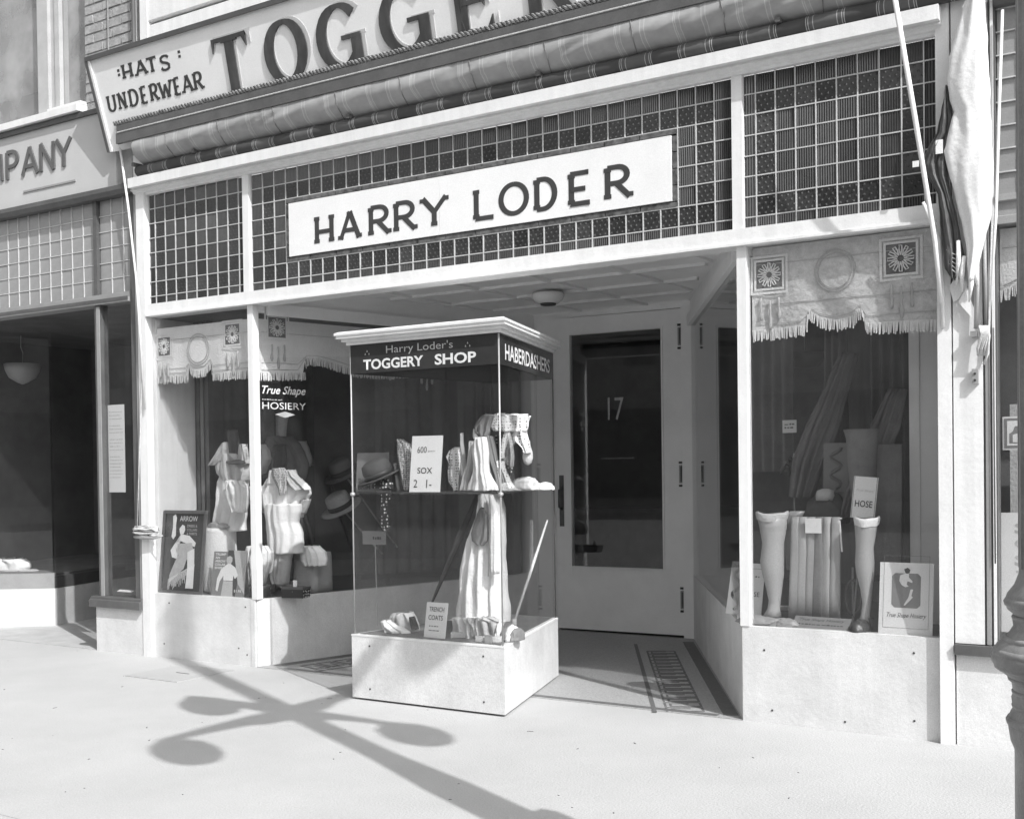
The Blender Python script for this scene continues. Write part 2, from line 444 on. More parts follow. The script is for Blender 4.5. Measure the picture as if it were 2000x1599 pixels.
def cloth_px(name, m, parent, rows, y0, bulge=.03, folds=3, amp=.008, seed=0, n=34, sub=6, k0=None, wr=.5):
    """a hung or folded cloth: rows of (v, u left, u right) at distance plane y0, rounded in depth and folded"""
    rnd = random.Random(seed); p1, p2, p3 = rnd.uniform(0,6), rnd.uniform(0,6), rnd.uniform(0,6)
    rr = []
    for i in range(len(rows)-1):
        for k in range(sub): 
            t = k/sub; rr.append([a+(b-a)*t for a, b in zip(rows[i], rows[i+1])])
    rr.append(list(rows[-1])); out = []
    org = k0 if k0 is not None else (parent.location if parent else Vector())
    for j, (v, ul, ur) in enumerate(rr):
        ring = []
        for i in range(n*2):
            th = math.pi*2*i/(n*2); sx = math.cos(th)
            jj = j*.35; jit = 1+.025*math.sin(jj*1.1+p1)
            u = (ul+ur)/2+(ur-ul)/2*sx*jit
            f = folds*math.pi*sx+p2+.6*math.sin(jj*.45+p3)
            w_ = 1-abs(sx)**3
            dy = -math.sin(th)*bulge - w_*amp*(math.sin(f)+.6*math.sin(2.3*f+p1)+.4*math.sin(jj*.5+sx*4))
            pw3 = ony(u, v+1.5*math.sin(f)*w_*(j in (0, len(rr)-1)), y0)
            n1 = noise.noise(Vector((pw3.x*22+seed+pw3.z*3, th*.3, pw3.z*3.5))); n2 = noise.noise(Vector((pw3.x*40+pw3.z*14, seed, pw3.z*13-pw3.x*8)))
            dy -= wr*(.011*(1-2*abs(n1)) + .0035*(1-2*abs(n2)))*max(.25, w_)*min(1, bulge/.03)*(1 if math.sin(th) > 0 else -1)
            ring.append(pw3+Vector((.003*n2,dy,0))-org)
        out.append(ring)
    return MB().rings(out).build(name, m, parent, True, fix=True)
def card(name, label, cat, base, wdt, hgt, lean=10, yaw=0, m=None, t=.004, group=None):
    """upright card whose lower edge is centred on base; local x right, z up, faces -y"""
    o = thing(name, label, cat, base, (R(-lean), 0, R(yaw)), group)
    box('board', m or CARD, o, -wdt/2, wdt/2, 0, t, 0, hgt)
    return o

# ================================================================== SETTING
g = MB()
g.box(-60, 60, -3.25, 8, -.30, -.004)
struct(g.build('sidewalk_bed', CONC))
s = MB().box(-14, 16, -3.05, .0, -.08, 0)
struct(s.build('sidewalk', CONC))
kb = MB().box(-14, 16, -3.25, -3.055, -.3, .0)
struct(kb.build('kerb', CONC))
struct(MB().box(-400, 400, -400, -3.26, -.4, -.14).build('road', ASPH))
# rectangular cover let into the walk in front of the left window
cv = thing('sidewalk_cover', 'flat rectangular concrete cover let into the sidewalk before the poster window', 'cover', (.5, -.68, 0))
box('cover_plate', mat('cover_concrete', .40, .85, .1, 3, .3, 90, speck=.1), cv, 0, .5, 0, .5, -.02, .006)
box('lift_slot', INK, cv, .22, .34, .24, .25, .002, .0075)

# ================================================================== HABERDASHERY BUILDING
P = .106
XL0, XL1 = 0.0, .9752
XC0, XC1 = 1.0352, 1.0352+33*P
XR0, XR1 = XC1+.06, XC1+.06+.9752
TZ1 = 3.3675; TZ0 = TZ1-7.5*P
shop = thing('haberdashery_building', 'white painted shop front with a deep splayed entry between two display windows', 'building')
# pilasters, lintel, posts
box('pilaster', WHITE, shop, -.09, -.004, -.03, .12, 0, 3.46)
box('pilaster', WHITE, shop, 5.570, 5.632, -.035, .12, 0, 3.62)
MB().extrude_x([(-.02,2.50),(-.02,2.572),(.12,2.572),(.12,2.482),(-.035,2.482),(-.035,2.496)], -.003, 5.569).build('lintel', WHITE, shop)
BL, BR_ = .467, .50
L0, L1 = Vector((1.03, .0)), Vector((1.70, 2.6))
R0, R1 = Vector((4.573, .0)), Vector((3.12, 2.6))
box('corner_post', WHITE, shop, 1.000, 1.050, -.006, .05, BL, 2.481)
box('corner_post', WHITE, shop, 4.552, 4.604, -.006, .05, BR_, 2.481)
# bulkheads
bl = box('bulkhead', BULK, shop, -.003, 1.026, .0, .06, 0, BL)
br = box('bulkhead', BULK, shop, 4.560, 5.569, .0, .06, 0, BR_)
rl = MB().wall((1.034,.006), L1, .05, 0, BL).build('return_bulkhead', BULK, shop)
rr = MB().wall((4.556,.006), R1, -.05, 0, BR_).build('return_bulkhead', BULK, shop)
box('end_board', BULK, shop, .985, 1.022, -.004, .0, .0, BL-.004)
def screws(par, pts):
    me = MB().lathe([(.006,0),(.005,.0025)], n=8).mesh('screw'); me.materials.append(INK)
    for p, rz in pts:
        o = link('screw', me, par); o.location = p; o.rotation_euler = (R(90), 0, rz)
screws(bl, [((.10,-.0005,.10),0),((.16,-.0005,.40),0),((.93,-.0005,.41),0),((.94,-.0005,.08),0),((.86,-.0005,.12),0)])
screws(br, [((4.68,-.0005,.38),0),((5.44,-.0005,.42),0),((5.44,-.0005,.09),0),((4.72,-.0005,.07),0),((5.10,-.0005,.05),0)])
# plate glass
box('window_glass', GLASS, shop, .001, .999, .022, .028, BL+.001, 2.48)
box('window_glass', GLASS, shop, 4.606, 5.569, .022, .028, BR_+.001, 2.48)
dl = (L1-L0).normalized(); dr = (R1-R0).normalized()
MB().wall(L0+dl*.06+Vector((.0,0)), L1-dl*.03, .006, BL+.001, 2.44).build('return_glass', GLASS, shop)
MB().wall(R0+dr*.06, R1-dr*.03, -.006, BR_+.001, 2.44).build('return_glass', GLASS, shop)
# heads over the return glass and vestibule ceiling
MB().wall(L0+dl*.05-Vector((.02,0)), L1, .05, 2.44, 2.66).build('return_head', SHADEW, shop)
MB().wall(R0+dr*.05+Vector((.02,0)), R1, -.05, 2.44, 2.66).build('return_head', SHADEW, shop)
MB().wall(L0+dl*.12, L1-dl*.04, -.03, 2.42, 2.50).build('return_moulding', SHADEW, shop)
MB().wall(R0+dr*.12, R1-dr*.04, .03, 2.42, 2.50).build('return_moulding', SHADEW, shop)
cl = MB().prism([(1.0,.122),(4.62,.122),(3.1,2.62),(1.7,2.62)], 2.625, 2.66).build('vestibule_ceiling', SHADEW, shop)
for i, y in enumerate((.62, 1.12, 1.62, 2.12)):
    f = y/2.6; xa = 1.03+.67*f+.05; xb = 4.573-1.453*f-.05
    box('ceiling_batten', WHITE, cl, xa, xb, y-.02, y+.02, 2.605, 2.6245)
for x in (1.55, 2.15, 2.75, 3.35, 3.95):
    y1 = min(2.58, (4.573-x)/1.453*2.6-.06)
    for a, b in ((.13,.598),(.642,1.098),(1.142,1.598),(1.642,2.098),(2.142,2.58)):
        if a < y1: box('ceiling_batten', SHADEW, cl, x-.02, x+.02, a, min(b, y1), 2.607, 2.6245)
el = thing('ceiling_lamp', 'small white dome lamp fixed under the entry ceiling', 'lamp', (2.50, 1.50, 2.604))
MB().lathe([(.115,0),(.12,-.02),(.105,-.05),(.075,-.075)], n=28).build('dome', SCREEN, el, True, fix=True)
MB().lathe([(.06,-.0755),(.055,-.088),(.02,-.092)], n=20).build('ring', INK, el, True, fix=True)
# door wall
dY = 2.6
dX0, dX1 = 1.92, 3.035
box('door_jamb', SHADEW, shop, 1.66, 1.912, dY, dY+.1, 0, 2.66)
box('door_jamb', SHADEW, shop, 3.043, 3.16, dY-.012, dY+.1, 0, 2.66)
box('door_head', SHADEW, shop, 1.9125, 3.0425, dY-.004, dY+.1, 2.572, 2.66)
MB().extrude_x([(dY-.004,2.61),(dY-.05,2.645),(dY-.05,2.66),(dY-.004,2.66)], 1.70, 3.12).build('cornice_moulding', SHADEW, shop)
door = thing('door', 'x', 'door'); del door['label']; del door['category']; door.parent = shop
g0, g1, gz0, gz1 = 2.06, 2.865, .535, 2.425
y0, y1 = dY+.012, dY+.055
MB().box(dX0, g0, y0, y1, .02, 2.568).build('stile', SHADEW, door)
MB().box(g1, dX1, y0, y1, .02, 2.568).build('stile', SHADEW, door)
MB().box(g0, g1, y0+.001, y1, .02, gz0).build('bottom_rail', SHADEW, door)
MB().box(g0, g1, y0+.001, y1, gz1, 2.567).build('top_rail', SHADEW, door)
for a in ((g0-.014,g0,gz0-.014,gz1+.014),(g1,g1+.014,gz0-.014,gz1+.014),(g0,g1,gz0-.014,gz0),(g0,g1,gz1,gz1+.014)):
    MB().box(a[0],a[1],y0-.008,y0-.0005,a[2],a[3]).build('glazing_bead', SHADEW, door)
dg_ = MB().box(g0, g1, y0+.018, y0+.024, gz0, gz1).build('door_glass', GLASS, door)
printed(dg_, '17', 2.39, 2.53, 1.72, 1.90, LETG, y0+.016, .0, .0, 'house_number')
fine_print(dg_, 2.33, 2.62, 1.40, 1.425, CLOTHM, y0+.016)
hp = MB().box(1.95, 1.99, y0-.006, y0-.0005, .86, 1.28).build('handle_plate', BRASS, door)
MB().tube([(1.97,y0-.006,1.0),(1.97,y0-.05,1.02),(1.97,y0-.05,1.16),(1.97,y0-.006,1.18)], .009, 8).build('pull', BRASS, hp, True)
for z in (2.35, 1.28, .30):
    h = MB().box(3.012, 3.0345, y0-.016, y0-.0005, z-.07, z+.07).build('hinge', GREYF, door)
    for dz in (-.09, .09): MB().box(3.008, 3.0345, y0-.012, y0-.0005, z+dz-.008, z+dz+.008).build('hinge_tip', INK, h)
    MB().tube([(3.029,y0-.018,z-.06),(3.029,y0-.018,z+.06)], .006, 8).build('pin', DARKW, h)
# the door stands a few degrees off its frame, hung on the right-hand stile
door.matrix_world = Matrix.Translation((dX1, y0, 0)) @ Matrix.Rotation(R(2.6), 4, 'Z') @ Matrix.Translation((-dX1, -y0, 0))
# entry floor with mosaic border
fl = MB().prism([(1.03,.001),(4.573,.001),(3.13,2.59),(1.69,2.59)], -.06, .004).build('entry_floor', MOSAIC)
struct(fl)
def strip_pts(o, d, n, a, b): return o + d*a + n*b
def floor_quad(mb, o, d, n, a0, a1, b0, b1, z=.004, t=.002):
    c = [strip_pts(o,d,n,a0,b0), strip_pts(o,d,n,a1,b0), strip_pts(o,d,n,a1,b1), strip_pts(o,d,n,a0,b1)]
    return mb.prism([(p.x,p.y) for p in c], z+.0005, z+t)
for (o, d, sg) in ((R0, dr, -1), (L0, dl, 1)):
    n = Vector((-d.y, d.x)) if sg < 0 else Vector((d.y, -d.x))
    if n.x*sg < 0 : n = -n
    q = MB(); floor_quad(q, o, d, n, .12, 2.8 if sg < 0 else 2.5, .02, .10)
    q.build('border_band', MOSDK, fl)
    q = MB(); floor_quad(q, o, d, n, .20, 2.7 if sg < 0 else 2.4, .45, .475); q.build('border_band', MOSDK, fl)
    # key fret between the bands, one dark piece per unit
    a = .22
    while a < 2.3:
        q = MB()
        for (a0,a1,b0,b1) in ((.0,.115,.19,.203),(.0,.013,.203,.37),(.013,.08,.357,.37),(.067,.08,.26,.357),(.102,.115,.203,.40),(.0,.102,.387,.40)):
            floor_quad(q, o, d, n, a+a0, a+a1, b0, b1)
        q.build('fret', MOSDK, fl)
        a += .135
q = MB(); floor_quad(q, Vector((1.1,.02)), Vector((1,0)), Vector((0,1)), .15, 3.3, .0, .05, .004, .0016); q.build('border_band', MOSDK, fl)

# bay interiors
lw = MB().box(-.10, -.003, .121, .42, .3, 2.48).build('bay_side_board', WHITE, shop)
box('bay_side_board', WHITE, shop, -.003, .004, .06, .24, BL, 2.47)
box('bay_side_board', WHITE, shop, -.003, .003, .2415, .42, BL, 2.47)
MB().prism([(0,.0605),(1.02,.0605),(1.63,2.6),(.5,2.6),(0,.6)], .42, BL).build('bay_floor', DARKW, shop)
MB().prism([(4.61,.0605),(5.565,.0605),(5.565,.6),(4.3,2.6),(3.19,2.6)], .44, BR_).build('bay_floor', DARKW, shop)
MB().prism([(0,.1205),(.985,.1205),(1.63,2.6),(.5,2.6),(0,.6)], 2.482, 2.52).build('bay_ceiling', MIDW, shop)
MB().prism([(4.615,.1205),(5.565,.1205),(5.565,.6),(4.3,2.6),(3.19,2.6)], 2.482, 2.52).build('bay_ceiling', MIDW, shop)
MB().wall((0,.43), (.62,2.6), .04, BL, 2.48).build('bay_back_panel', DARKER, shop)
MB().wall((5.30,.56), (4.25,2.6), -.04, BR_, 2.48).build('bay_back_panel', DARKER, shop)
pw = MB().box(5.30, 5.569, .50, .53, BR_, 2.48).build('bay_side_board', SHADEW, shop)
box('bay_side_board', SHADEW, shop, 5.34, 5.355, .492, .4995, BR_, 2.48)
for k, x in enumerate((.03, .085, .15)):
    box('bay_column', (DARKW, MIDW, DARKW)[k], shop, x, x+.035, .405-.01*k, .44, BL, 2.48)
# store room behind, closed
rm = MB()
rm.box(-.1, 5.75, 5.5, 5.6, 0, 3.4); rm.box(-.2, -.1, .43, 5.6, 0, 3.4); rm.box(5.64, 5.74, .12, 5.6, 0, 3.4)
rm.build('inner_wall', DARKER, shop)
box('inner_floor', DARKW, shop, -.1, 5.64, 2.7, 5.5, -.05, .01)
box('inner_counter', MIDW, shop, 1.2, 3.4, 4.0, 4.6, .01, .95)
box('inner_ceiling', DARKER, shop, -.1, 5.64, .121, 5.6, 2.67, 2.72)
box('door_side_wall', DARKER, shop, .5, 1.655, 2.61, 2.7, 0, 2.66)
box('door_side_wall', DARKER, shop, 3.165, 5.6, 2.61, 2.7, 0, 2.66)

# ---- transom: prism tile in zinc cames
ribm = []
def tile_mesh(w_, h_, dotted):
    q = MB()
    if not dotted:
        n = max(2, int(round(w_/.013)))
        for i in range(n):
            x0 = w_*i/n; x1 = w_*(i+1)/n; xm = x0+(x1-x0)*.62
            q.add([(x0,0,0),(xm,-.0045,0),(x1,0,0),(x0,0,h_),(xm,-.0045,h_),(x1,0,h_)], [(0,1,4,3),(1,2,5,4)])
        q.add([(0,0,0),(w_,0,0),(w_,.008,0),(0,.008,0),(0,0,h_),(w_,0,h_),(w_,.008,h_),(0,.008,h_)], [(0,3,2,1),(4,5,6,7),(1,2,6,5),(2,3,7,6),(3,0,4,7)])
    else:
        q.box(0,w_,0,.008,0,h_)
        for r in range(4):
            for c in range(3):
                x = w_*(c+.3+.4*(r%2))/3; z = h_*(r+.5)/4; a = .0065
                if x+a > w_: continue
                q.add([(x-a,-.0004,z-a),(x+a,-.0004,z-a),(x+a,-.0004,z+a),(x-a,-.0004,z+a),(x,-.006,z)], [(0,1,4),(1,2,4),(2,3,4),(3,0,4)])
    return q
TM = {}
VAR = {}
def vary(mt):
    k = random.choice((0,0,1,2))
    key = (mt.name, k)
    if key not in VAR: VAR[key] = mt if k == 0 else mat(mt.name+'_%d' % k, {'prism_glass':.032,'prism_glass_dotted':.036,'prism_glass_grey':.3}[mt.name]*(.75,1.5)[k-1], .22, .4, 14, spec=.55)
    return VAR[key]
def tile(par, x, z, w_, h_, dotted, mt):
    mt = vary(mt)
    key = (round(w_,3), round(h_,3), dotted, mt.name)
    if key not in TM:
        me = tile_mesh(w_, h_, dotted).mesh('prism_tile'); me.materials.append(mt); TM[key] = me
    o = link('prism_tile', TM[key], par); o.location = (x, .02, z)
    o.rotation_euler = (R(random.uniform(-1.6,1.6)), 0, R(random.uniform(-2.2,2.2)))
    return o
CW = .006
def row_z(r):   # r = 0 top .. 7
    t = TZ1 - (0 if r == 0 else (r-.05)*P); b = TZ1 - (r+.95)*P if r < 7 else TZ0
    return b, t
def transom(x0, x1, cols, hole=None):
    t = thing('transom', 'x', 'x'); del t['label']; del t['category']; t.parent = shop
    nr, nc = 8, len(cols)-1
    for r in range(nr):
        zb, zt = row_z(r)
        for c in range(nc):
            if hole and hole[0] <= c < hole[1] and hole[2] <= r < hole[3]: continue
            ring = min(r, nr-1-r, c, nc-1-c)
            dotted = ring == 1
            tile(t, cols[c]+CW/2, zb+CW/2, cols[c+1]-cols[c]-CW, zt-zb-CW, dotted, PRISM2 if dotted else PRISM)
    q = MB()
    for c in cols[1:-1]:
        i = cols.index(c)
        if hole and hole[0] < i < hole[1]:
            q.box(c-CW/2, c+CW/2, .0135, .03, TZ0, row_z(hole[3]-1)[0]); q.box(c-CW/2, c+CW/2, .0135, .03, row_z(hole[2])[1], TZ1)
        else: q.box(c-CW/2, c+CW/2, .0135, .03, TZ0, TZ1)
    for r in range(7):
        z = row_z(r)[0]
        if hole and hole[2] <= r < hole[3]-1:
            q.box(x0, cols[hole[0]], .0145, .029, z-CW/2, z+CW/2); q.box(cols[hole[1]], x1, .0145, .029, z-CW/2, z+CW/2)
        else: q.box(x0, x1, .0145, .029, z-CW/2, z+CW/2)
    stuff(q.build('came_lattice', CAME, t))
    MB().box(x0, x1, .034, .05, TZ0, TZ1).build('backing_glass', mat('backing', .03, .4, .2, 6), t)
    return t
pl = .6*P
transom(XL0, XL1, [XL0]+[XL0+pl+i*P for i in range(9)]+[XL1])
transom(XR0, XR1, [XR0]+[XR0+pl+i*P for i in range(9)]+[XR1])
ctr = transom(XC0, XC1, [XC0+i*P for i in range(34)], hole=(3, 30, 2, 6))
HX0, HX1 = XC0+3*P, XC0+30*P
HZ0, HZ1 = row_z(5)[0], row_z(2)[1]
# marbled strip of thin bricks round the sign
bs = .026
for i in range(13):
    a = HX0+CW/2+i*(HX1-HX0-CW)/13; b = a+(HX1-HX0-CW)/13-.006
    for z in (HZ0+CW/2, HZ1-CW/2-bs): box('marbled_brick', MARB, ctr, a, b, .012, .03, z, z+bs)
for i in range(4):
    a = HZ0+bs+.008+i*(HZ1-HZ0-2*bs-.016)/4; b = a+(HZ1-HZ0-2*bs-.016)/4-.005
    for x in (HX0+CW/2, HX1-CW/2-bs): box('marbled_brick', MARB, ctr, x, x+bs, .012, .03, a, b)
box('mullion', WHITE, shop, XL1+.001, XC0-.001, -.012, .06, 2.5725, TZ1)
box('mullion', WHITE, shop, XC1+.001, XR0-.001, -.012, .06, 2.5725, TZ1)
MB().extrude_x([(.02,3.368),(-.012,3.369),(-.018,3.382),(-.034,3.386),(-.040,3.398),(-.060,3.402),(-.060,3.4125),(.06,3.4125)], -.11, 5.60).build('head_moulding', WHITE, shop)
fas = MB().extrude_x([(-.098,3.414),(-.100,3.482),(-.045,3.484),(-.045,3.66),(.06,3.66),(.06,3.414)], -.09, 5.60).build('fascia', WHITE, shop)
# upper wall of overlapping painted boards
box('upper_wall', GREYF, shop, -.02, 7.5, .03, .2, 3.665, 6.5)
for i in range(9):
    z = 3.9+i*.235
    MB().extrude_x([(-.004,z),(-.022,z+.006),(-.022,z+.205),(.02,z+.222),(.02,z)], .075, 7.4).build('clapboard', WHITE, shop)
box('corner_board', WHITE, shop, -.008, .07, -.03, .03, 3.7, 6.4)

# ---- Harry Loder panel
hl = thing('name_panel_sign', 'long white glass panel with two words in dark capitals set in the tile transom', 'sign', ((HX0+HX1)/2, .0, HZ0))
xo = -(HX0+HX1)/2; zo = -HZ0
px0, px1 = HX0+CW/2+bs+.006, HX1-CW/2-bs-.006
xm = px0+(px1-px0)*.445
for a, b in ((px0, xm-.001), (xm+.001, px1)):
    MB().box(a+xo, b+xo, .004, .026, HZ0+bs+.010+zo, HZ1-bs-.010+zo).build('panel', SIGNW, hl)
ez = Vector((0,0,1)); ex = Vector((1,0,0)); en = Vector((0,-1,0))
for ch, u0, u1, vb, vt in (('H',612,656,471,417),('A',662,706,465,402),('R',717,764,458,398),('R',766,815,450,392),('Y',822,876,442,380),
                           ('L',922,971,425,362),('O',974,1034,418,352),('D',1040,1090,408,346),('E',1107,1160,402,330),('R',1177,1236,392,320)):
    a = ony(u0, vb, .004); b = ony(u1, vb, .004); zt = HZ0+.075+.2
    q = MB(); glyph(q, ch, (a.x+xo, .0035, HZ0+.083+zo), ex, ez, en, (b.x-a.x), .198, .036, .027, .005, .0012)
    q.build('letter', INK, hl)

# ---- left window valance / right window valance
def valance(name, label, o, d, outline, ztop, seed, squares, med):
    """outline: [(s, z)] lower edge along plan direction d from plan origin o"""
    rnd = random.Random(seed)
    t = thing(name, label, 'valance', (o[0], o[1], outline[0][1]))
    o = Vector(o); d = Vector(d).normalized(); n = Vector((d.y, -d.x)); z0 = outline[0][1]
    S = outline[-1][0]; N = int(S/.012)
    def low(s_):
        for (a, za), (b, zb) in zip(outline, outline[1:]):
            if a <= s_ <= b: return za+(zb-za)*(s_-a)/max(b-a, 1e-6)
        return outline[-1][1]
    def pt(s_, z, off=0.):
        k = off + .006*math.sin(s_*23+seed)*min(1, (ztop-z)/.3)
        p = d*s_ + n*k
        return (p.x, p.y, z-z0)
    rows = []
    H = 14
    for j in range(H+1):
        rows.append([pt(S*i/N, ztop+(low(S*i/N)-ztop)*j/H) for i in range(N+1)])
    q = MB().rings(rows, closed=False)
    rows2 = [[pt(S*i/N, ztop+(low(S*i/N)-ztop)*j/H, -.003) for i in range(N+1)] for j in range(H+1)]
    q.rings(rows2, closed=False)
    q.build('cloth', VALC if 'stocking' in label else CLOTHW, t, True)
    fr = MB(); s_ = 0.
    while s_ < S-.004:
        z = low(s_); L = rnd.uniform(.045,.06); dx = rnd.uniform(-.006,.006); o1 = rnd.uniform(.002,.008)
        a, b, c, e = pt(s_, z+.004, o1), pt(s_+.0075, z+.004, o1), pt(s_+.007+dx, z-L, o1+.002), pt(s_+.001+dx, z-L, o1+.002)
        fr.add([a,b,c,e], [(0,1,2,3)]); s_ += .0085
    stuff(fr.build('fringe', CLOTHW, t))
    for (sc_, zc, w_) in squares:
        sq = MB()
        for r0, r1, off in ((.5,.44,.006),(.40,.345,.008)):
            for (a0,a1,b0,b1) in ((-r0,r0,r1,r0),(-r0,r0,-r0,-r1),(-r0,-r1,-r1,r1),(r1,r0,-r1,r1)):
                p = [pt(sc_+a0*w_,zc+b0*w_,off),pt(sc_+a1*w_,zc+b0*w_,off),pt(sc_+a1*w_,zc+b1*w_,off),pt(sc_+a0*w_,zc+b1*w_,off)]
                sq.add(p, [(0,1,2,3)])
        for k in range(12):
            a = 2*math.pi*k/12
            sq.tube([pt(sc_+math.cos(a+da)*rr*w_, zc+math.sin(a+da)*rr*w_, .009) for rr, da in ((.08,0),(.2,-.17),(.30,-.1),(.31,.1),(.2,.17),(.08,0))], .0035, 5)
        ap = sq.build('rosette_square', CLOTHW, t)
        bk = MB(); p = [pt(sc_+a*w_,zc+b*w_,.0035) for a,b in ((-.35,-.35),(.35,-.35),(.35,.35),(-.35,.35))]
        bk.add(p, [(0,1,2,3)]); bk.build('openwork_ground', CLOTHM, ap)
        for k, (dx, L) in enumerate(((-.22,.115),(.02,.15),(.26,.115))):
            zt = zc-.60*w_-(.015 if k == 1 else .0)
            pth = [pt(sc_+dx*w_, zt-L*i/6, .012+.004*math.sin(i)) for i in range(7)]
            MB().tube(pth, [.006,.006,.006,.006,.009,.011,.007], 6).build('tassel', CLOTHL, t, True)
    mc, mz, mr = med
    for r_ in (mr, mr*.84):
        q = MB(); q.tube([pt(mc+r_*math.cos(a), mz+r_*math.sin(a), .005) for a in [2*math.pi*k/32 for k in range(33)]], .0028, 5, False)
        q.build('medallion_cord', CLOTHL, t, True)
    for zz in (ztop-.09, ztop-.30, ztop-.40):
        q = MB(); q.tube([pt(S*(.02+.96*k/30), max(zz, low(S*(.02+.96*k/30))+.02), .0045) for k in range(31)], .002, 4); q.build('cord', CLOTHL, t)
    return t
zz = lambda u, v, y=.06: ony(u, v, y).z
xx = lambda u, v, y=.06: ony(u, v, y).x
def outl(pts, y, x0): return [(ony(u,v,y).x-x0, ony(u,v,y).z) for u, v in pts]
ol = outl([(1463,648),(1480,646),(1574,636),(1580,606),(1600,620),(1632,626),(1665,619),(1683,600),(1690,632),(1840,624)], .06, 4.612)
ol[0] = (0, ol[0][1]); ol[-1] = (.95, ol[-1][1])
valance('valance', 'fringed grey valance with rosette squares over the stocking window', (4.612,.06), (1,0), ol, 2.475, 2,
        [(xx(1503,537)-4.612, zz(1503,537), .20), (xx(1760,505)-4.612, zz(1760,505), .21)], (xx(1632,528)-4.612, zz(1632,528), .105))
ol = outl([(297,736),(367,733),(370,708),(378,722),(388,724),(400,720),(411,706),(415,730),(482,724)], .06, .012)
ol[0] = (0, ol[0][1]); ol[-1] = (.975, ol[-1][1])
valance('valance', 'sunlit white fringed valance above the two posters', (.012,.06), (1,0), ol, 2.40, 5,
        [(xx(322,677)-.012, zz(322,677), .19), (xx(455,653)-.012, zz(455,653), .20)], (xx(388,682)-.012, zz(388,682), .11))
# along the left return, seen through its glass
nl = Vector((dl.y, -dl.x))
def ons(u, v, off=-.05):
    p = on(u, v, (L0.x+nl.x*off, L0.y+nl.y*off, 0), (nl.x, nl.y, 0)); return ((Vector((p.x,p.y))-(L0+nl*off)).dot(dl), p.z)
rp = [ons(*q) for q in ((502,728),(560,728),(594,728),(596,700),(620,700),(650,708),(690,722),(760,728),(850,716),(930,712),(1000,716))]
vo = L0+nl*(-.05)+dl*.06
rp = [(max(0, a-.06), b) for a, b in rp]; rp[0] = (0, rp[0][1]); rp[-1] = (2.3, rp[-1][1])
rp = [p for i, p in enumerate(rp) if i == 0 or i == len(rp)-1 or (rp[i-1][0] < p[0] < 2.3)]
valance('valance', 'grey fringed valance inside the long glass beside the door', (vo.x,vo.y), (dl.x,dl.y), rp, 2.40, 9,
        [(ons(540,640)[0]-.06, ons(540,640)[1], .2), (1.5, 2.24, .2)], (.95, 2.22, .12))

# ================================================================== AWNING
aw = thing('awning', 'rolled up striped awning with dark front bar across the shop front', 'awning', (2.9, -.1, 3.45))
def aw_b(mb, name, m, smooth=False, par=None, fix=False):
    o = mb.build(name, m, par or aw, smooth, fix=fix)
    if par is None: o.matrix_parent_inverse = Matrix.Translation(-aw.location)
    return o
YB, ZB0, ZB1 = -.172, 3.722, 3.862
xb0, xb1 = ony(226,246,-.17).x, 5.75
aw_b(MB().extrude_x([(YB,ZB0),(YB,ZB0+.072),(YB+.008,ZB0+.077),(YB+.008,ZB1-.008),(YB+.014,ZB1),(YB+.026,ZB1),(YB+.026,ZB0)], xb0, xb1), 'front_bar', DARKW)
aw_b(MB().tube([(xb0+.02,YB-.002,ZB0+.078),(xb1,YB-.002,ZB0+.078)], .0045, 6), 'edge_wire', ROPE)
q = MB(); rnd = random.Random(3)
for st in (0, 1, 2):
    pth = []
    for i in range(760):
        x = xb0-.03+i*.00755
        if x > xb1: break
        a = i*.55+st*2.094
        pth.append((x, YB+.016+.009*math.cos(a)+rnd.uniform(-.002,.002), ZB1+.012+.010*math.sin(a)+rnd.uniform(-.002,.003)))
    q.tube(pth, .0085, 5)
aw_b(q, 'rope', mat('worn_rope', .22, .9, .8, 45), False)
# canvas bellying from the bar down to the roller
rows = []
nx = 200
for j in range(13):
    t = j/12
    yy = -.160 + .092*t**3
    rw = []
    for i in range(nx+1):
        x = .05+i*(5.68)/nx
        seam = abs(((x/.52) % 1)-.5)
        belly = math.sin(math.pi*t)*(.008+.016*noise.noise(Vector((x*2.6+t*1.2,t*1.5,3)))+.009*(1-2*abs(noise.noise(Vector((x*6.5+t*3.5,t*1.2,7))))))
        zc = ZB0+.01 + (3.558-ZB0)*t - belly*.55
        dep = .004*math.exp(-((seam)/.02)**2)
        rw.append((x, yy-belly+dep-.003*math.sin(x*3.3)*math.sin(math.pi*t), zc-.004*math.sin(x*2.3+1)*math.sin(math.pi*t)))
    rows.append(rw)
cvs = aw_b(MB().rings(rows, closed=False), 'canvas', AWN_CANVAS, True)
for k in range(11):
    x = .38+k*.52
    i = int(round((x-.05)/5.68*nx))
    if 0 <= i <= nx:
        sq = MB().tube([(r_[i][0]+.02*math.sin(math.pi*j/12), r_[i][1]-.003, r_[i][2]) for j, r_ in enumerate(rows)], .003, 5)
        o = sq.build('seam', CLOTHM, cvs); 
# striped roll
rows = []
for i in range(260):
    x = .0+i*5.72/259
    wob = 1+.10*noise.noise(Vector((x*4,1,2)))+.07*noise.noise(Vector((x*13,5,2)))
    zsag = .010*noise.noise(Vector((x*1.7,9,4)))
    rows.append([(x, -.070+.040*wob*math.cos(a), 3.527+zsag*.5+.040*wob*math.sin(a)) for a in [2*math.pi*k/16 for k in range(16)]])
aw_b(MB().rings(rows), 'striped_roll', AWN_ROLL, True)
# roller brackets
for x in (.0, .62, 2.02, 3.42, 4.83, 5.70):
    aw_b(MB().box(x-.012, x+.012, -.125, -.046, 3.555, 3.58), 'roller_bracket', DARKW)
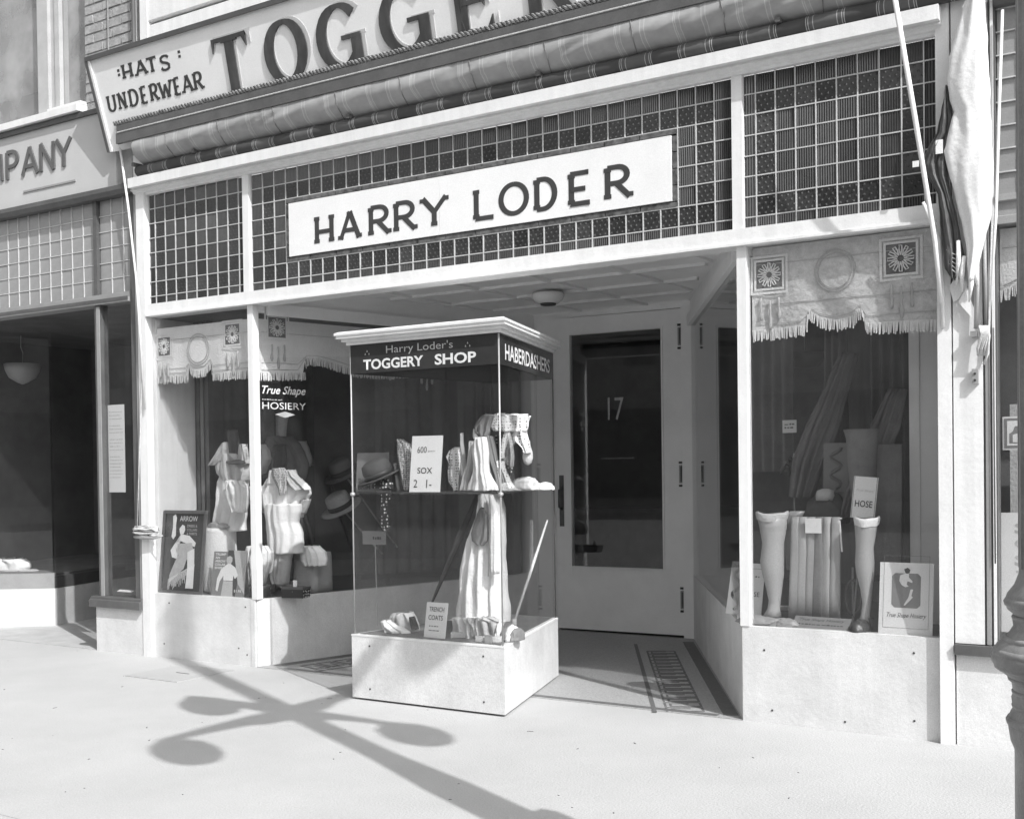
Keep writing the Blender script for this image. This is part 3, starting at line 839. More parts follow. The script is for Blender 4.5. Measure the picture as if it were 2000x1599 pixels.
# folding arms: slim white poles at both ends
def pole(pts, r, name='arm', m=WHITE): return aw_b(MB().tube(pts, r, 8), name, m, True)
pa = ony(231,262,-.10); pb = ony(250,400,-.09); pc = ony(266,545,-.075); pd = ony(283,800,-.05)
pole([pa,pb,pc,pd], [.009,.009,.008,.006])
pa = ony(1745,-20,-.34); pb = ony(1787,230,-.24); pc = ony(1826,470,-.13); pd = ony(1838,592,-.07)
pole([pa,pb,pc,pd], [.012,.012,.011,.009])
pole([ony(1803,395,-.09), ony(1835,470,-.06), ony(1840,560,-.05), ony(1842,640,-.045)], [.008,.01,.01,.008])
# the left fixing of the pole
lk = thing('awning_cleat', 'cast iron cleat with white rope wound on it beside the dancer poster', 'cleat', (-.05, -.04, .86))
k0 = Vector((-.05,-.04,.86))
def rel(o, l): return [Vector(p)-l for p in o]
MB().tube(rel([ony(262,1048,-.07), ony(280,1049,-.075), ony(300,1050,-.07), ony(318,1046,-.06)], k0), [.008,.016,.013,.006], 8).build('cleat_arm', METAL, lk, True)
MB().tube(rel([ony(290,1047,-.07), ony(290,1047,-.03)], k0), .012, 8).build('stem', IRON, lk, True)
q = MB(); rnd = random.Random(8)
for i in range(5):
    pth = []
    for a in range(13):
        t = a/12*math.pi*2
        pth.append(ony(285+24*math.cos(t)+rnd.uniform(-2,2), 1038+5*math.sin(t)+rnd.uniform(-2,2)-i*1.5, -.085+.01*i))
    q.tube(rel(pth, k0), .0055, 6, False)
q.build('rope_coil', ROPE, lk, True)
q = MB(); q.tube(rel([ony(268,1035,-.06),ony(272,900,-.05),ony(278,700,-.05),ony(270,560,-.07)], k0), .0035, 6); q.build('hanging_rope', ROPE, lk, True)

# ================================================================== TOGGERY SIGN BOARD
sg = thing('shop_sign', 'long white board leaning forward with HATS and UNDERWEAR painted at one end', 'sign', (-.257, -.10, 3.70))
S0 = Vector((-.257,-.10,3.70)); SU = Vector((0,-math.sin(R(12)),math.cos(R(12)))); SN = Vector((0,-math.cos(R(12)),-math.sin(R(12))))
SH = .675
def sp(x, t, n=0.): return ex*x + SU*t + SN*n
def sboard(mb, x0, x1, t0, t1, n0, n1):
    c = [sp(x0,t0,n0),sp(x1,t0,n0),sp(x1,t0,n1),sp(x0,t0,n1),sp(x0,t1,n0),sp(x1,t1,n0),sp(x1,t1,n1),sp(x0,t1,n1)]
    return mb.add(c, [(0,1,2,3),(4,7,6,5),(0,4,5,1),(1,5,6,2),(2,6,7,3),(3,7,4,0)])
pTL = on(172, 112, S0, SN)-S0; SH = pTL.dot(SU)-.03; SL = pTL.x         # the left end is cut on a slight rake
def sboard2(mb, xa, xb, ta, ya, yb, tb, n0, n1):
    c = [sp(xa,ta,n0),sp(xb,ta,n0),sp(xb,ta,n1),sp(xa,ta,n1),sp(ya,tb,n0),sp(yb,tb,n0),sp(yb,tb,n1),sp(ya,tb,n1)]
    return mb.add(c, [(0,1,2,3),(4,7,6,5),(0,4,5,1),(1,5,6,2),(2,6,7,3),(3,7,4,0)])
sboard2(MB(), 0, 6.6, 0, SL, 6.6, SH, -.03, 0).build('board', SIGNW, sg, fix=True)
sboard(MB(), SL-.02, 6.62, SH, SH+.03, -.05, .022).build('top_frame', DARKW, sg, fix=True)
sboard2(MB(), -.026, .0, -.0, SL-.026, SL, SH, -.05, .02).build('end_frame', DARKW, sg, fix=True)
sboard2(MB(), .0, .022, .0, SL, SL+.022, SH, .001, .014).build('inner_bead', SIGNW, sg, fix=True)
for x in (.3, 2.4, 4.4): MB().tube([sp(x,SH*.8,-.03), Vector((x,.13,.60))], .01, 6).build('stay', IRON, sg)
def sxt(u, v):
    p = on(u, v, S0, SN)-S0; return p.x, p.dot(SU)
def sletter(ch, u0, v0, u1, v1, h, thick, thin, serif, m, depth=.003, name='letter', dx=0, dt=0, lift=0):
    """(u0,v0) lower-left and (u1,v1) lower-right pixel of the letter"""
    a = sxt(u0, v0); b = sxt(u1, v1)
    q = MB(); glyph(q, ch, sp(a[0]+dx, (a[1]+b[1])/2+dt, .0005+lift), ex, SU, SN, b[0]-a[0], h, thick, thin, serif, depth)
    return q.build(name, m, sg)
# small words
for ch, u0, v0, u1, v1 in (('H',240,157,263,151),('A',266,151,290,145),('T',288,146,311,140),('S',313,142,337,136)):
    sletter(ch, u0, v0, u1, v1, .108, .026, .015, .006, INK, .0012)
for ch, u0, u1 in (('U',212,231),('N',233,251),('D',254,274),('E',277,292),('R',295,313),('W',313,340),('E',342,357),('A',358,380),('R',380,400)):
    v0, v1 = 219-(u0-222)*.254, 219-(u1-222)*.254
    sletter(ch, u0, v0, u1, v1, .122, .025, .014, .005, INK, .0012)
for u, v in ((231,150),(349,114)):
    for ds in (0, .03):
        a = sxt(u, v); sboard(MB(), a[0], a[0]+.024, a[1]+ds, a[1]+ds+.018, .0003, .0012).build('dash', INK, sg, fix=True)
# big shaded capitals, each a raised letter standing on a soft grey drop shade
for ch, u0, u1 in (('T',416,498),('O',520,602),('G',620,712),('G',742,846),('E',884,976),('R',1024,1118)):
    b0 = .165
    xa = sxt(u0, 150)[0]; xb = sxt(u1, 150)[0]
    # solve the x at the letter's own baseline height
    def xat(u, t):
        lo, hi = -400., 700.
        for _ in range(40):
            mid = (lo+hi)/2
            if sxt(u, mid)[1] > t: lo = mid
            else: hi = mid
        return sxt(u, lo)[0]
    xa, xb = xat(u0, b0+.17), xat(u1, b0+.17)
    q = MB(); glyph(q, ch, sp(xa, b0, .0004), ex, SU, SN, xb-xa, .385, .082, .026, .03, .012)
    q.build('letter', SHADOWINK, sg)
    q = MB(); glyph(q, ch, sp(xa+.028, b0+.012, .0002), ex, SU, SN, xb-xa, .385, .060, .02, .03, .003)
    q.build('letter_shade', mat('letter_shade', .50, .6, .1, 6), sg)

# ================================================================== LEFT NEIGHBOUR
nb = thing('neighbour_shop_building', 'neighbouring shop with dark window frames, recessed entry and brick upper storey', 'building')
box('corner_pier', DARKW, nb, -.19, -.094, -.008, .15, .0, 3.42)
box('pier_moulding', GREYF, nb, -.125, -.105, -.02, -.0085, .4, 3.4)
box('bulkhead', BULK, nb, -.63, -.094, -.02, .06, 0, .335)
b_ = MB().extrude_x([(-.06,.338),(-.06,.392),(-.045,.398),(-.045,.412),(-.03,.418),(.06,.418),(.06,.338)], -.665, -.093).build('sill', DARKW, nb)
box('window_post', DARKW, nb, -.60, -.535, -.01, .06, .4185, 2.615)
box('post_bead', GREYF, nb, -.574, -.537, -.016, -.0105, .4185, 2.60)
box('window_glass', GLASS, nb, -.534, -.191, .02, .026, .4185, 2.615)
MB().extrude_x([(-.03,2.615),(-.03,2.64),(-.012,2.65),(-.012,2.69),(.1,2.69),(.1,2.615)], -3.6, -.192).build('lintel', GREYF, nb)
box('lintel_lip', DARKW, nb, -3.6, -.192, -.035, -.0305, 2.628, 2.652)
# prism transom in daylight
tn = thing('transom', 'x', 'x'); del tn['label']; del tn['category']; tn.parent = nb
xs = [ony(u, 520, 0).x for u in (13, 32, 52, 72, 93.5, 115, 137, 160)]
pit = (xs[-1]-xs[0])/7
cols = [xs[0]+pit*i for i in range(-14, 9)]
zs = [2.69+.118*i for i in range(7)]
zs[-1] = 3.40
q = MB()
for i in range(len(cols)-1):
    for j in range(len(zs)-1):
        key = ('n', j)
        if key not in TM:
            me = MB().box(0, pit-CW, 0, .008, 0, zs[j+1]-zs[j]-CW).mesh('prism_tile'); me.materials.append(PRISMG); TM[key] = me
        if cols[i] > -2.4:
            o = link('prism_tile', TM[key], tn); o.location = (cols[i]+CW/2, .02, zs[j]+CW/2); o.rotation_euler = (R(random.uniform(-.8,.8)),0,R(random.uniform(-.8,.8)))
for c in cols: q.box(c-.003, c+.003, .013, .03, 2.69, 3.40)
for z in zs[1:-1]: q.box(-3.6, -.192, .0145, .029, z-.003, z+.003)
stuff(q.build('came_lattice', CAME, tn))
for i in range(3):
    for j in range(len(zs)-1):
        o = link('prism_tile', TM[('n', j)], tn); o.location = (-.555+i*pit+CW/2, .02, zs[j]+CW/2)
    if i: 
        pass
q = MB()
for i in range(1, 4): q.box(-.555+i*pit-.003, -.555+i*pit+.003, .0125, .031, 2.69, 3.40)
stuff(q.build('came_lattice', CAME, tn))
box('transom_mullion', DARKW, tn, -.60, -.56, -.01, .05, 2.69, 3.40)
box('transom_back', mat('transom_back', .12, .6, .2, 4), tn, -3.6, -.19, .033, .05, 2.69, 3.40)
MB().extrude_x([(-.05,3.40),(-.075,3.43),(-.075,3.462),(.1,3.462),(.1,3.40)], -3.6, -.1).build('sign_shelf', DARKW, nb)
# raised-letter sign of the neighbour
cs = thing('company_sign', 'pale board sign with raised capitals in painted bevel shade over the dark neighbouring shop', 'sign', (-2.0, -.05, 3.465))
k0 = cs.location.copy()
MB().box(-1.6, 1.73, .0, .05, .0, .565).build('board', mat('sign_grey', .50, .6, .08, 3), cs)
MB().box(-1.6, 1.735, -.02, .05, .566, .60).build('top_frame', DARKW, cs)
for ch, u0, u1 in (('M',-38,9),('P',11,39),('A',43,76),('N',77,110),('Y',110,142)):
    u = u0; a = ony(u0, 345, -.05).x; b = ony(u1, 345, -.05).x
    q = MB(); glyph(q, ch, (a-k0.x, -.0005, .215), ex, ez, en, b-a+.012, .24, .036, .028, 0, .012)
    q.build('letter', mat('sign_letter', .11, .6, .3, 9), cs)  # board-coloured capitals made dark to carry the shade of their bevels
for ch, x0_, x1_ in (('O', -.42,-.20),('O',-.06+.0,.02)):
    pass
q = MB(); glyph(q, 'D', (ony(-16,395,-.05).x-k0.x, -.0005, .06), ex, ez, en, .09, .11, .02, .014, 0, .008); q.build('letter', mat('sign_letter', .17), cs)
a = ony(47,375,-.05); b = ony(148,357,-.05)
MB().box(a.x-k0.x, b.x-k0.x, -.008, -.0003, a.z-k0.z-.008, a.z-k0.z+.006).build('rule', GREYF, cs)
# upper storey window and brick pier
MB().extrude_x([(-.10,4.075),(-.10,4.125),(.10,4.135),(.10,4.075)], -3.6, -.645).build('window_sill', WHITE, nb)
box('sill_block', WHITE, nb, -1.05, -.655, -.06, .09, 4.136, 4.16)
m0, m1 = ony(80,120,.03).x, ony(100,120,.03).x
wn = thing('window', 'x', 'x'); del wn['label']; del wn['category']; wn.parent = nb
box('mullion', OLDP, wn, m0, m1, .0, .10, 4.136, 6.3)
box('mullion', OLDP, wn, m1, m1+.065, .03, .10, 4.136, 6.3)
box('mullion', OLDP, wn, m1+.065, m1+.12, .015, .10, 4.136, 6.3)
box('frame', GREYF, wn, m1+.12, m1+.135, .05, .10, 4.161, 6.3)
box('pane', GLASSW, wn, -3.6, m0, .09, .096, 4.136, 6.3)
box('pane', GLASSW, wn, m1+.135, -.655, .09, .096, 4.161, 6.3)
box('blind', CLOTHW, wn, -3.6, -.66, .20, .21, 4.45, 6.3)
box('dark_room', DARKER, wn, -3.6, -.1, .9, 1.0, 3.5, 6.4)
bp = box('brick_backing', MORTAR, nb, -.655, -.09, .006, .10, 3.5, 6.4)
bw_, bh_ = .195, .058
row = 0; z = 4.08
while z < 5.35:
    off = 0 if row % 2 == 0 else .5
    i = -1
    while True:
        a = -.652+(i+off)*(bw_+.014); b = a+bw_
        i += 1
        if a > -.1: break
        a = max(a, -.652); b = min(b, -.094)
        if b-a < .03: continue
        d_ = random.uniform(-.003,.003)
        o = MB().box(a, b, -.006+d_, .006, z, z+bh_).build('brick', BRICKM, bp)
    z += bh_+.015; row += 1
MB().tube([(-.37,-.02,4.15),(-.37,-.02,6.3)], .006, 6).build('conduit', IRON, nb)
MB().tube([(-.055,-.045,3.7),(-.055,-.045,6.3)], .016, 8).build('downspout', DARKW, nb)
q = MB(); q.box(-.135, -.092, -.02, .02, 3.46, 3.72); q.build('rough_pier_face', BRICKM, nb)
# recessed entry of the neighbour
e1 = Vector((-2.19,.754)); e0 = Vector((-3.05,.04)); e2 = Vector((-2.37,1.35)); e2 = e1+(e2-e1)*2.6
MB().wall(e0, e1, .06, 0, .335).build('return_bulkhead', BULK, nb)
MB().wall(e1+Vector((.002,0)), e2, .06, 0, .332).build('return_bulkhead', BULK, nb)
MB().wall(e0-Vector((.02,-.02)), e1, .05, .336, .47).build('window_rail', GREYF, nb)
MB().wall(e1, e2, .05, .336, .44).build('window_rail', DARKW, nb)
MB().wall(e0, e1-Vector((.01,.008)), .006, .471, 2.6).build('window_glass', GLASS, nb)
MB().wall(e1+Vector((-.005,.02)), e2, .006, .445, 2.6).build('window_glass', GLASS, nb)
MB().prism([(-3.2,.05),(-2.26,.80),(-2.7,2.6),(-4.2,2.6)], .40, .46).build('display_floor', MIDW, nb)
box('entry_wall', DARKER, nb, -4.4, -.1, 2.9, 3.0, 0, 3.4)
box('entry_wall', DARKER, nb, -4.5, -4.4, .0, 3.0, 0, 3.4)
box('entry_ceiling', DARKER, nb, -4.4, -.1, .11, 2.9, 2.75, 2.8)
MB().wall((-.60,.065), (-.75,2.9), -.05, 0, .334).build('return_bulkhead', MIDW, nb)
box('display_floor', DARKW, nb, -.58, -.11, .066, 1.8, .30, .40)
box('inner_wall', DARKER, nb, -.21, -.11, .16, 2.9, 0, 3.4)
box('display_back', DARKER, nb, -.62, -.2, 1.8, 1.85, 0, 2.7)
struct(MB().prism([(-3.05,.001),(-.09,.001),(-.09,2.9),(-4.4,2.9)], -.06, .0035).build('neighbour_entry_floor', mat('entry_concrete', .42, .8, .2, 5)))
# things at the neighbour's
pd_ = thing('pendant_lamp', 'frosted bowl lamp hanging on a wire inside the dark neighbouring shop', 'lamp', (-2.9, 1.6, 1.95))
c = ony(44, 728, 1.55); pd_.location = c
MB().lathe([(.012,-.115),(.05,-.10),(.13,-.05),(.165,.02),(.178,.085),(.17,.09)], n=28).build('bowl', mat('frosted_glass', .40, .4, .1, 5), pd_, True, fix=True)
MB().tube([(0,0,.09),(.012,0,.2),(-.02,0,.26),(0,0,.75)], .004, 6).build('wire', ROPE, pd_, True)
nt_ = card('paper_notice', 'tall printed paper notice hung behind the neighbouring side window', 'notice', ony(229, 961, .045), .19, .66, 0, 0, CARD, .002)
for i in range(20):
    zr = .60-.026*i
    if i in (3, 7, 12): continue
    fine_print(nt_, -.075, .075-.03*(i%3 == 1), zr, zr+.012, CLOTHL, seed=i)
cb = thing('cloth_bundle', 'folded pale blankets piled in the neighbouring recessed window', 'cloth', (ony(30,1135,.95).x, .95, .46))
cloth_px('folded_blanket', CLOTHL, cb, [(1112,-40,64),(1122,-44,84),(1134,-46,100),(1144,-46,104)], .90, .14, 5, .02, 4, wr=1.2)
cloth_px('folded_blanket', CLOTHW, cb, [(1091,-40,44),(1098,-44,54),(1108,-44,56),(1116,-40,54)], .95, .12, 4, .02, 6, wr=1.2)
cloth_px('trailing_fold', CLOTHM, cb, [(1118,60,84),(1128,70,112),(1138,84,126)], .98, .05, 3, .014, 9, wr=1.2)
wp = card('white_paper', 'small crumpled white paper lying on the neighbouring sill', 'paper', ony(242,1155,.05), .16, .03, 70, 0, CARD)

# ================================================================== RIGHT NEIGHBOUR
rn = thing('end_shop_building', 'shop front beyond the white pier with a narrow strip of window', 'building')
box('pier_face', WHITE, rn, 5.640, 5.772, -.030, .12, .487, 4.6)
box('bulkhead', BULK, rn, 5.640, 7.4, -.012, .06, 0, .432)
MB().extrude_x([(-.05,.433),(-.055,.482),(.06,.486),(.06,.433)], 5.640, 7.4).build('sill', DARKW, rn)
for k, (x, w_, m_, y_) in enumerate(((5.774,.008,DARKW,-.02),(5.783,.018,GREYF,-.03),(5.802,.009,DARKW,-.015),(5.812,.012,WHITE,-.022),(5.825,.006,DARKW,-.012))):
    box('frame_moulding', m_, rn, x, x+w_, y_, .06, .487, 3.9)
box('window_glass', GLASS, rn, 5.832, 7.4, .02, .026, .487, 2.44)
MB().extrude_x([(-.02,2.44),(-.02,2.475),(-.01,2.48),(-.01,2.54),(-.03,2.545),(-.03,2.575),(.06,2.575),(.06,2.44)], 5.832, 7.4).build('lintel', GREYF, rn)
tr_ = thing('transom', 'x', 'x'); del tr_['label']; del tr_['category']; tr_.parent = rn
for j in range(8):
    for i in range(2):
        if ('r') not in TM:
            me = MB().box(0, .096, 0, .008, 0, .100).mesh('prism_tile'); me.materials.append(PRISMG); TM['r'] = me
        o = link('prism_tile', TM['r'], tr_); o.location = (5.835+i*.104, .02, 2.58+j*.108); o.rotation_euler = (R(random.uniform(-1,1)),0,0)
q = MB()
for j in range(9): q.box(5.832, 7.4, .008, .03, 2.576+j*.108-.003, 2.576+j*.108+.003)
q.box(5.932, 5.938, .009, .031, 2.576, 3.44)
stuff(q.build('came_lattice', CAME, tr_))
box('transom_back', MIDW, tr_, 5.832, 7.4, .034, .05, 2.576, 3.44)
MB().extrude_x([(-.03,3.44),(-.06,3.46),(-.06,3.50),(.06,3.50),(.06,3.44)], 5.832, 7.4).build('head_moulding', DARKW, rn)
box('upper_board', DARKW, rn, 5.832, 7.4, .0, .06, 3.51, 4.6)
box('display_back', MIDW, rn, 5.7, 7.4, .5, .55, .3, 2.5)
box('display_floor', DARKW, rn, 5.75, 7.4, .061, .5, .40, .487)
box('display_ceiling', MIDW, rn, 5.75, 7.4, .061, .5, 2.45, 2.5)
box('grey_curtain', CLOTHL, rn, 5.83, 7.4, .30, .31, .9, 1.62)
ol = [(0,1.96),(.02,1.955),(.06,1.97),(.13,2.03),(.3,2.06)]
ol = [(0, ony(1946,570,.06).z),(.06, ony(1965,560,.06).z),(.16, ony(1995,535,.06).z),(.6,2.2)]
valance('valance', 'cream fringed valance at the edge of the end shop window', (5.834,.06), (1,0), ol, 2.43, 12, [], (.35,2.4,.02))
f1 = card('small_poster', 'small bordered poster of a motor car on the end shop glass', 'poster', ony(1992,878,.045), .15, .155, 0, 0, CARD)
box('border', CARDG, f1, -.068, .068, -.002, -.0005, .008, .147); box('inner_print', CARD, f1, -.055, .055, -.0035, -.0021, .02, .135)
q = MB().xz([(-.045,.03),(-.045,.075),(-.03,.085),(-.02,.11),(.045,.11),(.05,.03)], -.0045, -.0036); q.build('car_print', CARDG, f1)
q = MB().xz([(-.03,.035),(-.03,.07),(-.015,.075),(.03,.075),(.03,.035)], -.0055, -.0046); q.build('car_window_print', LETW, f1)
f2 = card('price_card', 'tall white card with column of shaded figures in the end shop window', 'card', ony(2004,1236,.05), .22, .56, 2, 0, CARD)
for i in range(6): printed(f2, 'SQSZBE'[i], -.05, .04, .46-.075*i, .515-.075*i, CLOTHL, bold=.03)

# hardware on the white pier: crank pipe, ropes, bracket, dark bundled curtain
hw = thing('awning_crank', 'vertical awning crank pipe with tied rope on the white pier', 'awning crank', (5.70, -.06, 1.9))
k0 = Vector((5.70,-.06,1.9))
def hp_(pts, r, name, m): return MB().tube(rel(pts, k0), r, 8).build(name, m, hw, True)
hp_([ony(1909,470,-.06), ony(1909,560,-.06), ony(1906,642,-.06)], .0105, 'crank_pipe', METAL)
hp_([ony(1922,440,-.05), ony(1926,640,-.045)], .009, 'guide_rod', GREYF)
hp_([ony(1938,440,-.05), ony(1934,560,-.05), ony(1930,690,-.05), ony(1921,712,-.05)], .006, 'rope_fall', ROPE)
q = MB(); rnd = random.Random(4)
for i in range(7):
    u = 1913+i*2.6
    q.tube(rel([ony(u,636,-.075), ony(u+4,655,-.085), ony(u-2+rnd.uniform(-4,4),680,-.085), ony(u-3,694,-.07)], k0), .005, 6)
q.build('rope_knot', ROPE, hw, True)
q = MB(); q.box(-.02+.0,.014,.0,.034,-.04,.0); 
c = ony(1902, 652, -.07)
MB().box(c.x-k0.x-.014, c.x-k0.x+.016, -.02, .03, c.z-k0.z-.014, c.z-k0.z+.012).build('pipe_coupling', IRON, hw)
c = ony(1905, 735, -.05)
bk = MB().box(c.x-k0.x-.014, c.x-k0.x+.014, -.0, .03, c.z-k0.z-.035, c.z-k0.z+.035).build('wall_bracket', METAL, hw)
for dz in (-.018, .012): MB().tube([(c.x-k0.x,-.004,c.z-k0.z+dz),(c.x-k0.x,.002,c.z-k0.z+dz)], .006, 8).build('bolt', INK, bk)
long = thing('hanging_rod', 'long pale awning rod hanging beside the white pier', 'rod', (5.79,-.05,2.0))
k0 = Vector((5.79,-.05,2.0))
MB().tube(rel([ony(1958,20,-.05), ony(1950,250,-.05), ony(1945,420,-.05), ony(1931,640,-.05)], k0), [.007,.008,.008,.005], 8).build('rod', WHITE, long, True)
MB().tube(rel([ony(1940,640,-.04), ony(1944,1100,-.04)], k0), .004, 6).build('wire', DARKW, long, True)
pdr = thing('pale_side_drape', 'broad pale ragged canvas drape hung over the white pier', 'drape', (5.70,-.09,2.4))
cloth_px('canvas_fall', mat('pale_canvas', .74, .8, .06, 4, .3, 40), pdr, [(-30,1890,1923),(0,1886,1925),(40,1874,1926),(70,1866,1928),(112,1853,1931),(155,1851,1933),(195,1854,1934),(220,1862,1935),(245,1856,1936),(265,1851,1937),(295,1843,1939),(325,1850,1940),(365,1860,1940),(400,1869,1938),(430,1878,1934),(460,1883,1926),(490,1889,1918),(520,1889,1910),(548,1893,1902)], -.095, .035, 1, .006, 4, 30, wr=.12)
for i, (u0, v0, u1, v1) in enumerate(((1872,470,1868,556),(1884,500,1879,570),(1896,520,1893,590),(1906,500,1909,560))):
    a = ony(u0, v0, -.10); b = ony(u1, v1, -.09)
    MB().tube([a-pdr.location, (a+b)/2-pdr.location+Vector((.006*(-1)**i,-.005,0)), b-pdr.location], [.010,.013,.004], 6).build('torn_end', CLOTHW, pdr, True)
# dark glossy curtain bundled up against the pier
cu = thing('bundled_side_curtain', 'dark oilcloth side curtain bunched up against the white pier', 'curtain', (5.60,-.06,2.3))
k0 = Vector((5.60,-.06,2.3))
cloth_px('oilcloth', mat('oilcloth', .09, .55, .5, 9, .6, 30, .4), cu, [(170,1848,1853),(200,1842,1858),(230,1836,1862),(262,1830,1860),(290,1812,1856),(320,1802,1852),(345,1812,1852),(380,1832,1858),(420,1836,1868),(460,1838,1876),(500,1842,1884),(525,1846,1882),(545,1858,1872)], -.065, .03, 2, .012, 3, 26)
for (a, b) in (((1828,275),(1842,300)),((1783,316),(1795,326))):
    p = ony(a[0], a[1], -.10); q_ = ony(b[0], b[1], -.10)
    MB().box(p.x-k0.x, q_.x-k0.x, -.048, -.042, q_.z-k0.z, p.z-k0.z).build('paper_tab', CARD, cu)
for i in range(5):
    pth = [ony(1848+i*2, 488+i*9, -.10), ony(1862+i, 496+i*9, -.10), ony(1876-i*2, 500+i*9, -.085)]
    MB().tube(rel(pth, k0), .0025, 5).build('cord', ROPE, cu, True)
sc_ = [((1855,560),(1862,548),(1886,545),(1890,556),(1872,585),(1862,590)), ((1890,560),(1902,552),(1902,600),(1894,580)), ((1872,590),(1888,560),(1896,580),(1898,620),(1880,600))]
for i, poly in enumerate(sc_):
    pts = [ony(u, v, -.05-.004*i) for u, v in poly]
    MB().xz([(p.x-k0.x, p.z-k0.z) for p in pts], -.004-.004*i+.01, -.001-.004*i+.01).build('torn_paper', [CARD, CARDG, SIGNW][i], cu)

# ================================================================== ISLAND SHOWCASE
case = thing('island_showcase', 'free standing glass showcase with white base and black lettered header in the entry', 'showcase', (2.8, .0, 0))
k0 = Vector((2.8, 0, 0))
CA, CB, CC, CD = Vector((2.362,-.53)), Vector((3.402,-.53)), Vector((3.035,.65)), Vector((2.56,.65))
def cpoly(off):
    cen = (CA+CB+CC+CD)/4
    pts = [CA,CB,CC,CD]; out = []
    n = 4
    for i in range(n):
        a, b, c = pts[i-1], pts[i], pts[(i+1)%n]
        d1 = (b-a).normalized(); d2 = (c-b).normalized()
        n1 = Vector((d1.y,-d1.x)); n2 = Vector((d2.y,-d2.x))
        k = (n1+n2); k = k/(k.dot(n1))
        out.append(b+k*off)
    return [(p.x-k0.x, p.y-k0.y) for p in out]
MB().prism(cpoly(.012), .012, .372).build('base', BULK, case)
MB().prism(cpoly(-.03), .0, .0118).build('base_gap_shade', INK, case)  # black slab put in as the shade of the gap under the case
MB().prism(cpoly(.014), .3722, .382).build('base_top', WHITE, case)
MB().prism(cpoly(-.02), .3822, .386).build('deck', CLOTHM, case)
HZ = 1.905
pts = [Vector(p) for p in cpoly(0)]
for i in range(4):
    a, b = pts[i], pts[(i+1)%4]; d = (b-a).normalized()
    MB().wall(a+d*.008, b-d*.008, .006, .3825, 2.07).build('side_glass', GLASSC, case)
    MB().tube([(a.x,a.y,.372),(a.x,a.y,2.07)], .005, 8).build('corner_bar', METAL if i < 2 else DARKW, case, True)
    if i in (0, 1):
        hd = MB().wall(a-d*.0+Vector((d.y,-d.x))*.004, b+Vector((d.y,-d.x))*.004, .003, HZ, 2.072).build('header', BLACKG, case)
    else:
        MB().wall(a+d*.01-Vector((d.y,-d.x))*.01, b-d*.01-Vector((d.y,-d.x))*.01, .003, HZ, 2.072).build('header', BLACKG, case)
# header lettering (front)
fr_ = bpy.data.objects.new('front_lettering', None); COL.objects.link(fr_); fr_.parent = case
fr_.location = (pts[0].x, pts[0].y-.0045, HZ)
W = 1.04
printed(fr_, "Harry Loder's", .27, .74, .092, .150, LETG, -.001, .0, name='lettering')
tl = printed(fr_, 'TOGGERY', .10, .535, .018, .078, LETW, -.001, .028, name='large_word')
printed(fr_, 'SHOP', .615, .895, .018, .078, LETW, -.001, .028, name='large_word')
for x in (.13, .84):
    for a, b in ((0,.016),(-.014,0),(.014,0)): MB().xz([(x+a-.005,.105+b),(x+a+.005,.105+b),(x+a,.117+b)], -.0015, -.001).build('ornament', LETG, fr_)
sd_ = bpy.data.objects.new('side_lettering', None); COL.objects.link(sd_); sd_.parent = case
d = (pts[2]-pts[1]); sd_.location = (pts[1].x+.0042, pts[1].y-.001, HZ); sd_.rotation_euler = (0,0,math.atan2(d.y,d.x))
printed(sd_, 'HABERDASHERS', .10, 1.13, .03, .118, LETW, -.004, .02)
# cornice
for i, (o_, z0, z1) in enumerate(((.016,2.073,2.092),(.034,2.092,2.110),(.055,2.110,2.128))):
    MB().prism(cpoly(o_), z0+.0002, z1).build('cornice', WHITE, case)
a_ = cpoly(.062); b_ = cpoly(.045)
MB().add([(x,y,2.1282) for x,y in a_]+[(x,y,2.142) for x,y in a_]+[(x,y,2.150) for x,y in b_],
         [(3,2,1,0)]+[(i,(i+1)%4,4+(i+1)%4,4+i) for i in range(4)]+[(4+i,4+(i+1)%4,8+(i+1)%4,8+i) for i in range(4)]+[(8,9,10,11)]).build('cornice_cap', WHITE, case)
SHZ = ony(690, 961, -.53).z
MB().prism(cpoly(-.012), SHZ-.010, SHZ).build('glass_shelf', glass_mat('shelf_glass', .80, .0, 1.6, .06), case)
for i in (0, 1):
    MB().lathe([(.004,-.014),(.014,-.010),(.016,0),(.012,.008),(.002,.010)], (pts[i].x, pts[i].y, SHZ-.01), 12).build('shelf_knob', METAL, case, True, fix=True)
screws(case, [((CA.x+.12-2.8,-.5425,.32),0),((CB.x-.12-2.8,-.5425,.32),0),((CA.x+.12-2.8,-.5425,.07),0),((CB.x-.12-2.8,-.5425,.07),0)])

# --- goods on the upper shelf
def basep(u, y, z): 
    p = ony(u, 900, y); return Vector((p.x, y, z))
c1 = card('sox_card', 'white hand lettered card reading 600 pair SOX on the showcase shelf', 'card', basep(828,-.42,SHZ), .205, .325, 8, 6)
printed(c1, '600', -.062, .0, .225, .262, INK, bold=.0); printed(c1, 'pair', .01, .06, .228, .240, CLOTHM)
printed(c1, 'SOX', -.055, .045, .105, .140, INK, bold=.008)
printed(c1, '2', -.075, -.05, .025, .07, INK); printed(c1, '1-', .01, .045, .022, .07, INK)
c2 = card('shade_brim_card', 'grey card lettered SHADE BRIM behind the black hat', 'card', basep(725,-.30,SHZ), .22, .235, 6, 10, CARDG)
printed(c2, 'SHADE', -.095, .0, .05, .08, INK, bold=.02); printed(c2, 'BRIM', -.095, -.01, .012, .04, INK, bold=.02)
ht = thing('felt_hat', 'black felt hat with dented crown on the showcase shelf', 'hat', basep(742,-.38,SHZ+.085), (R(18), R(-14), 0))
MB().lathe([(.005,.0),(.125,-.004),(.138,.008),(.125,.006),(.088,.006),(.088,.02)], n=28).build('brim', CLOTHD, ht, True, fix=True)
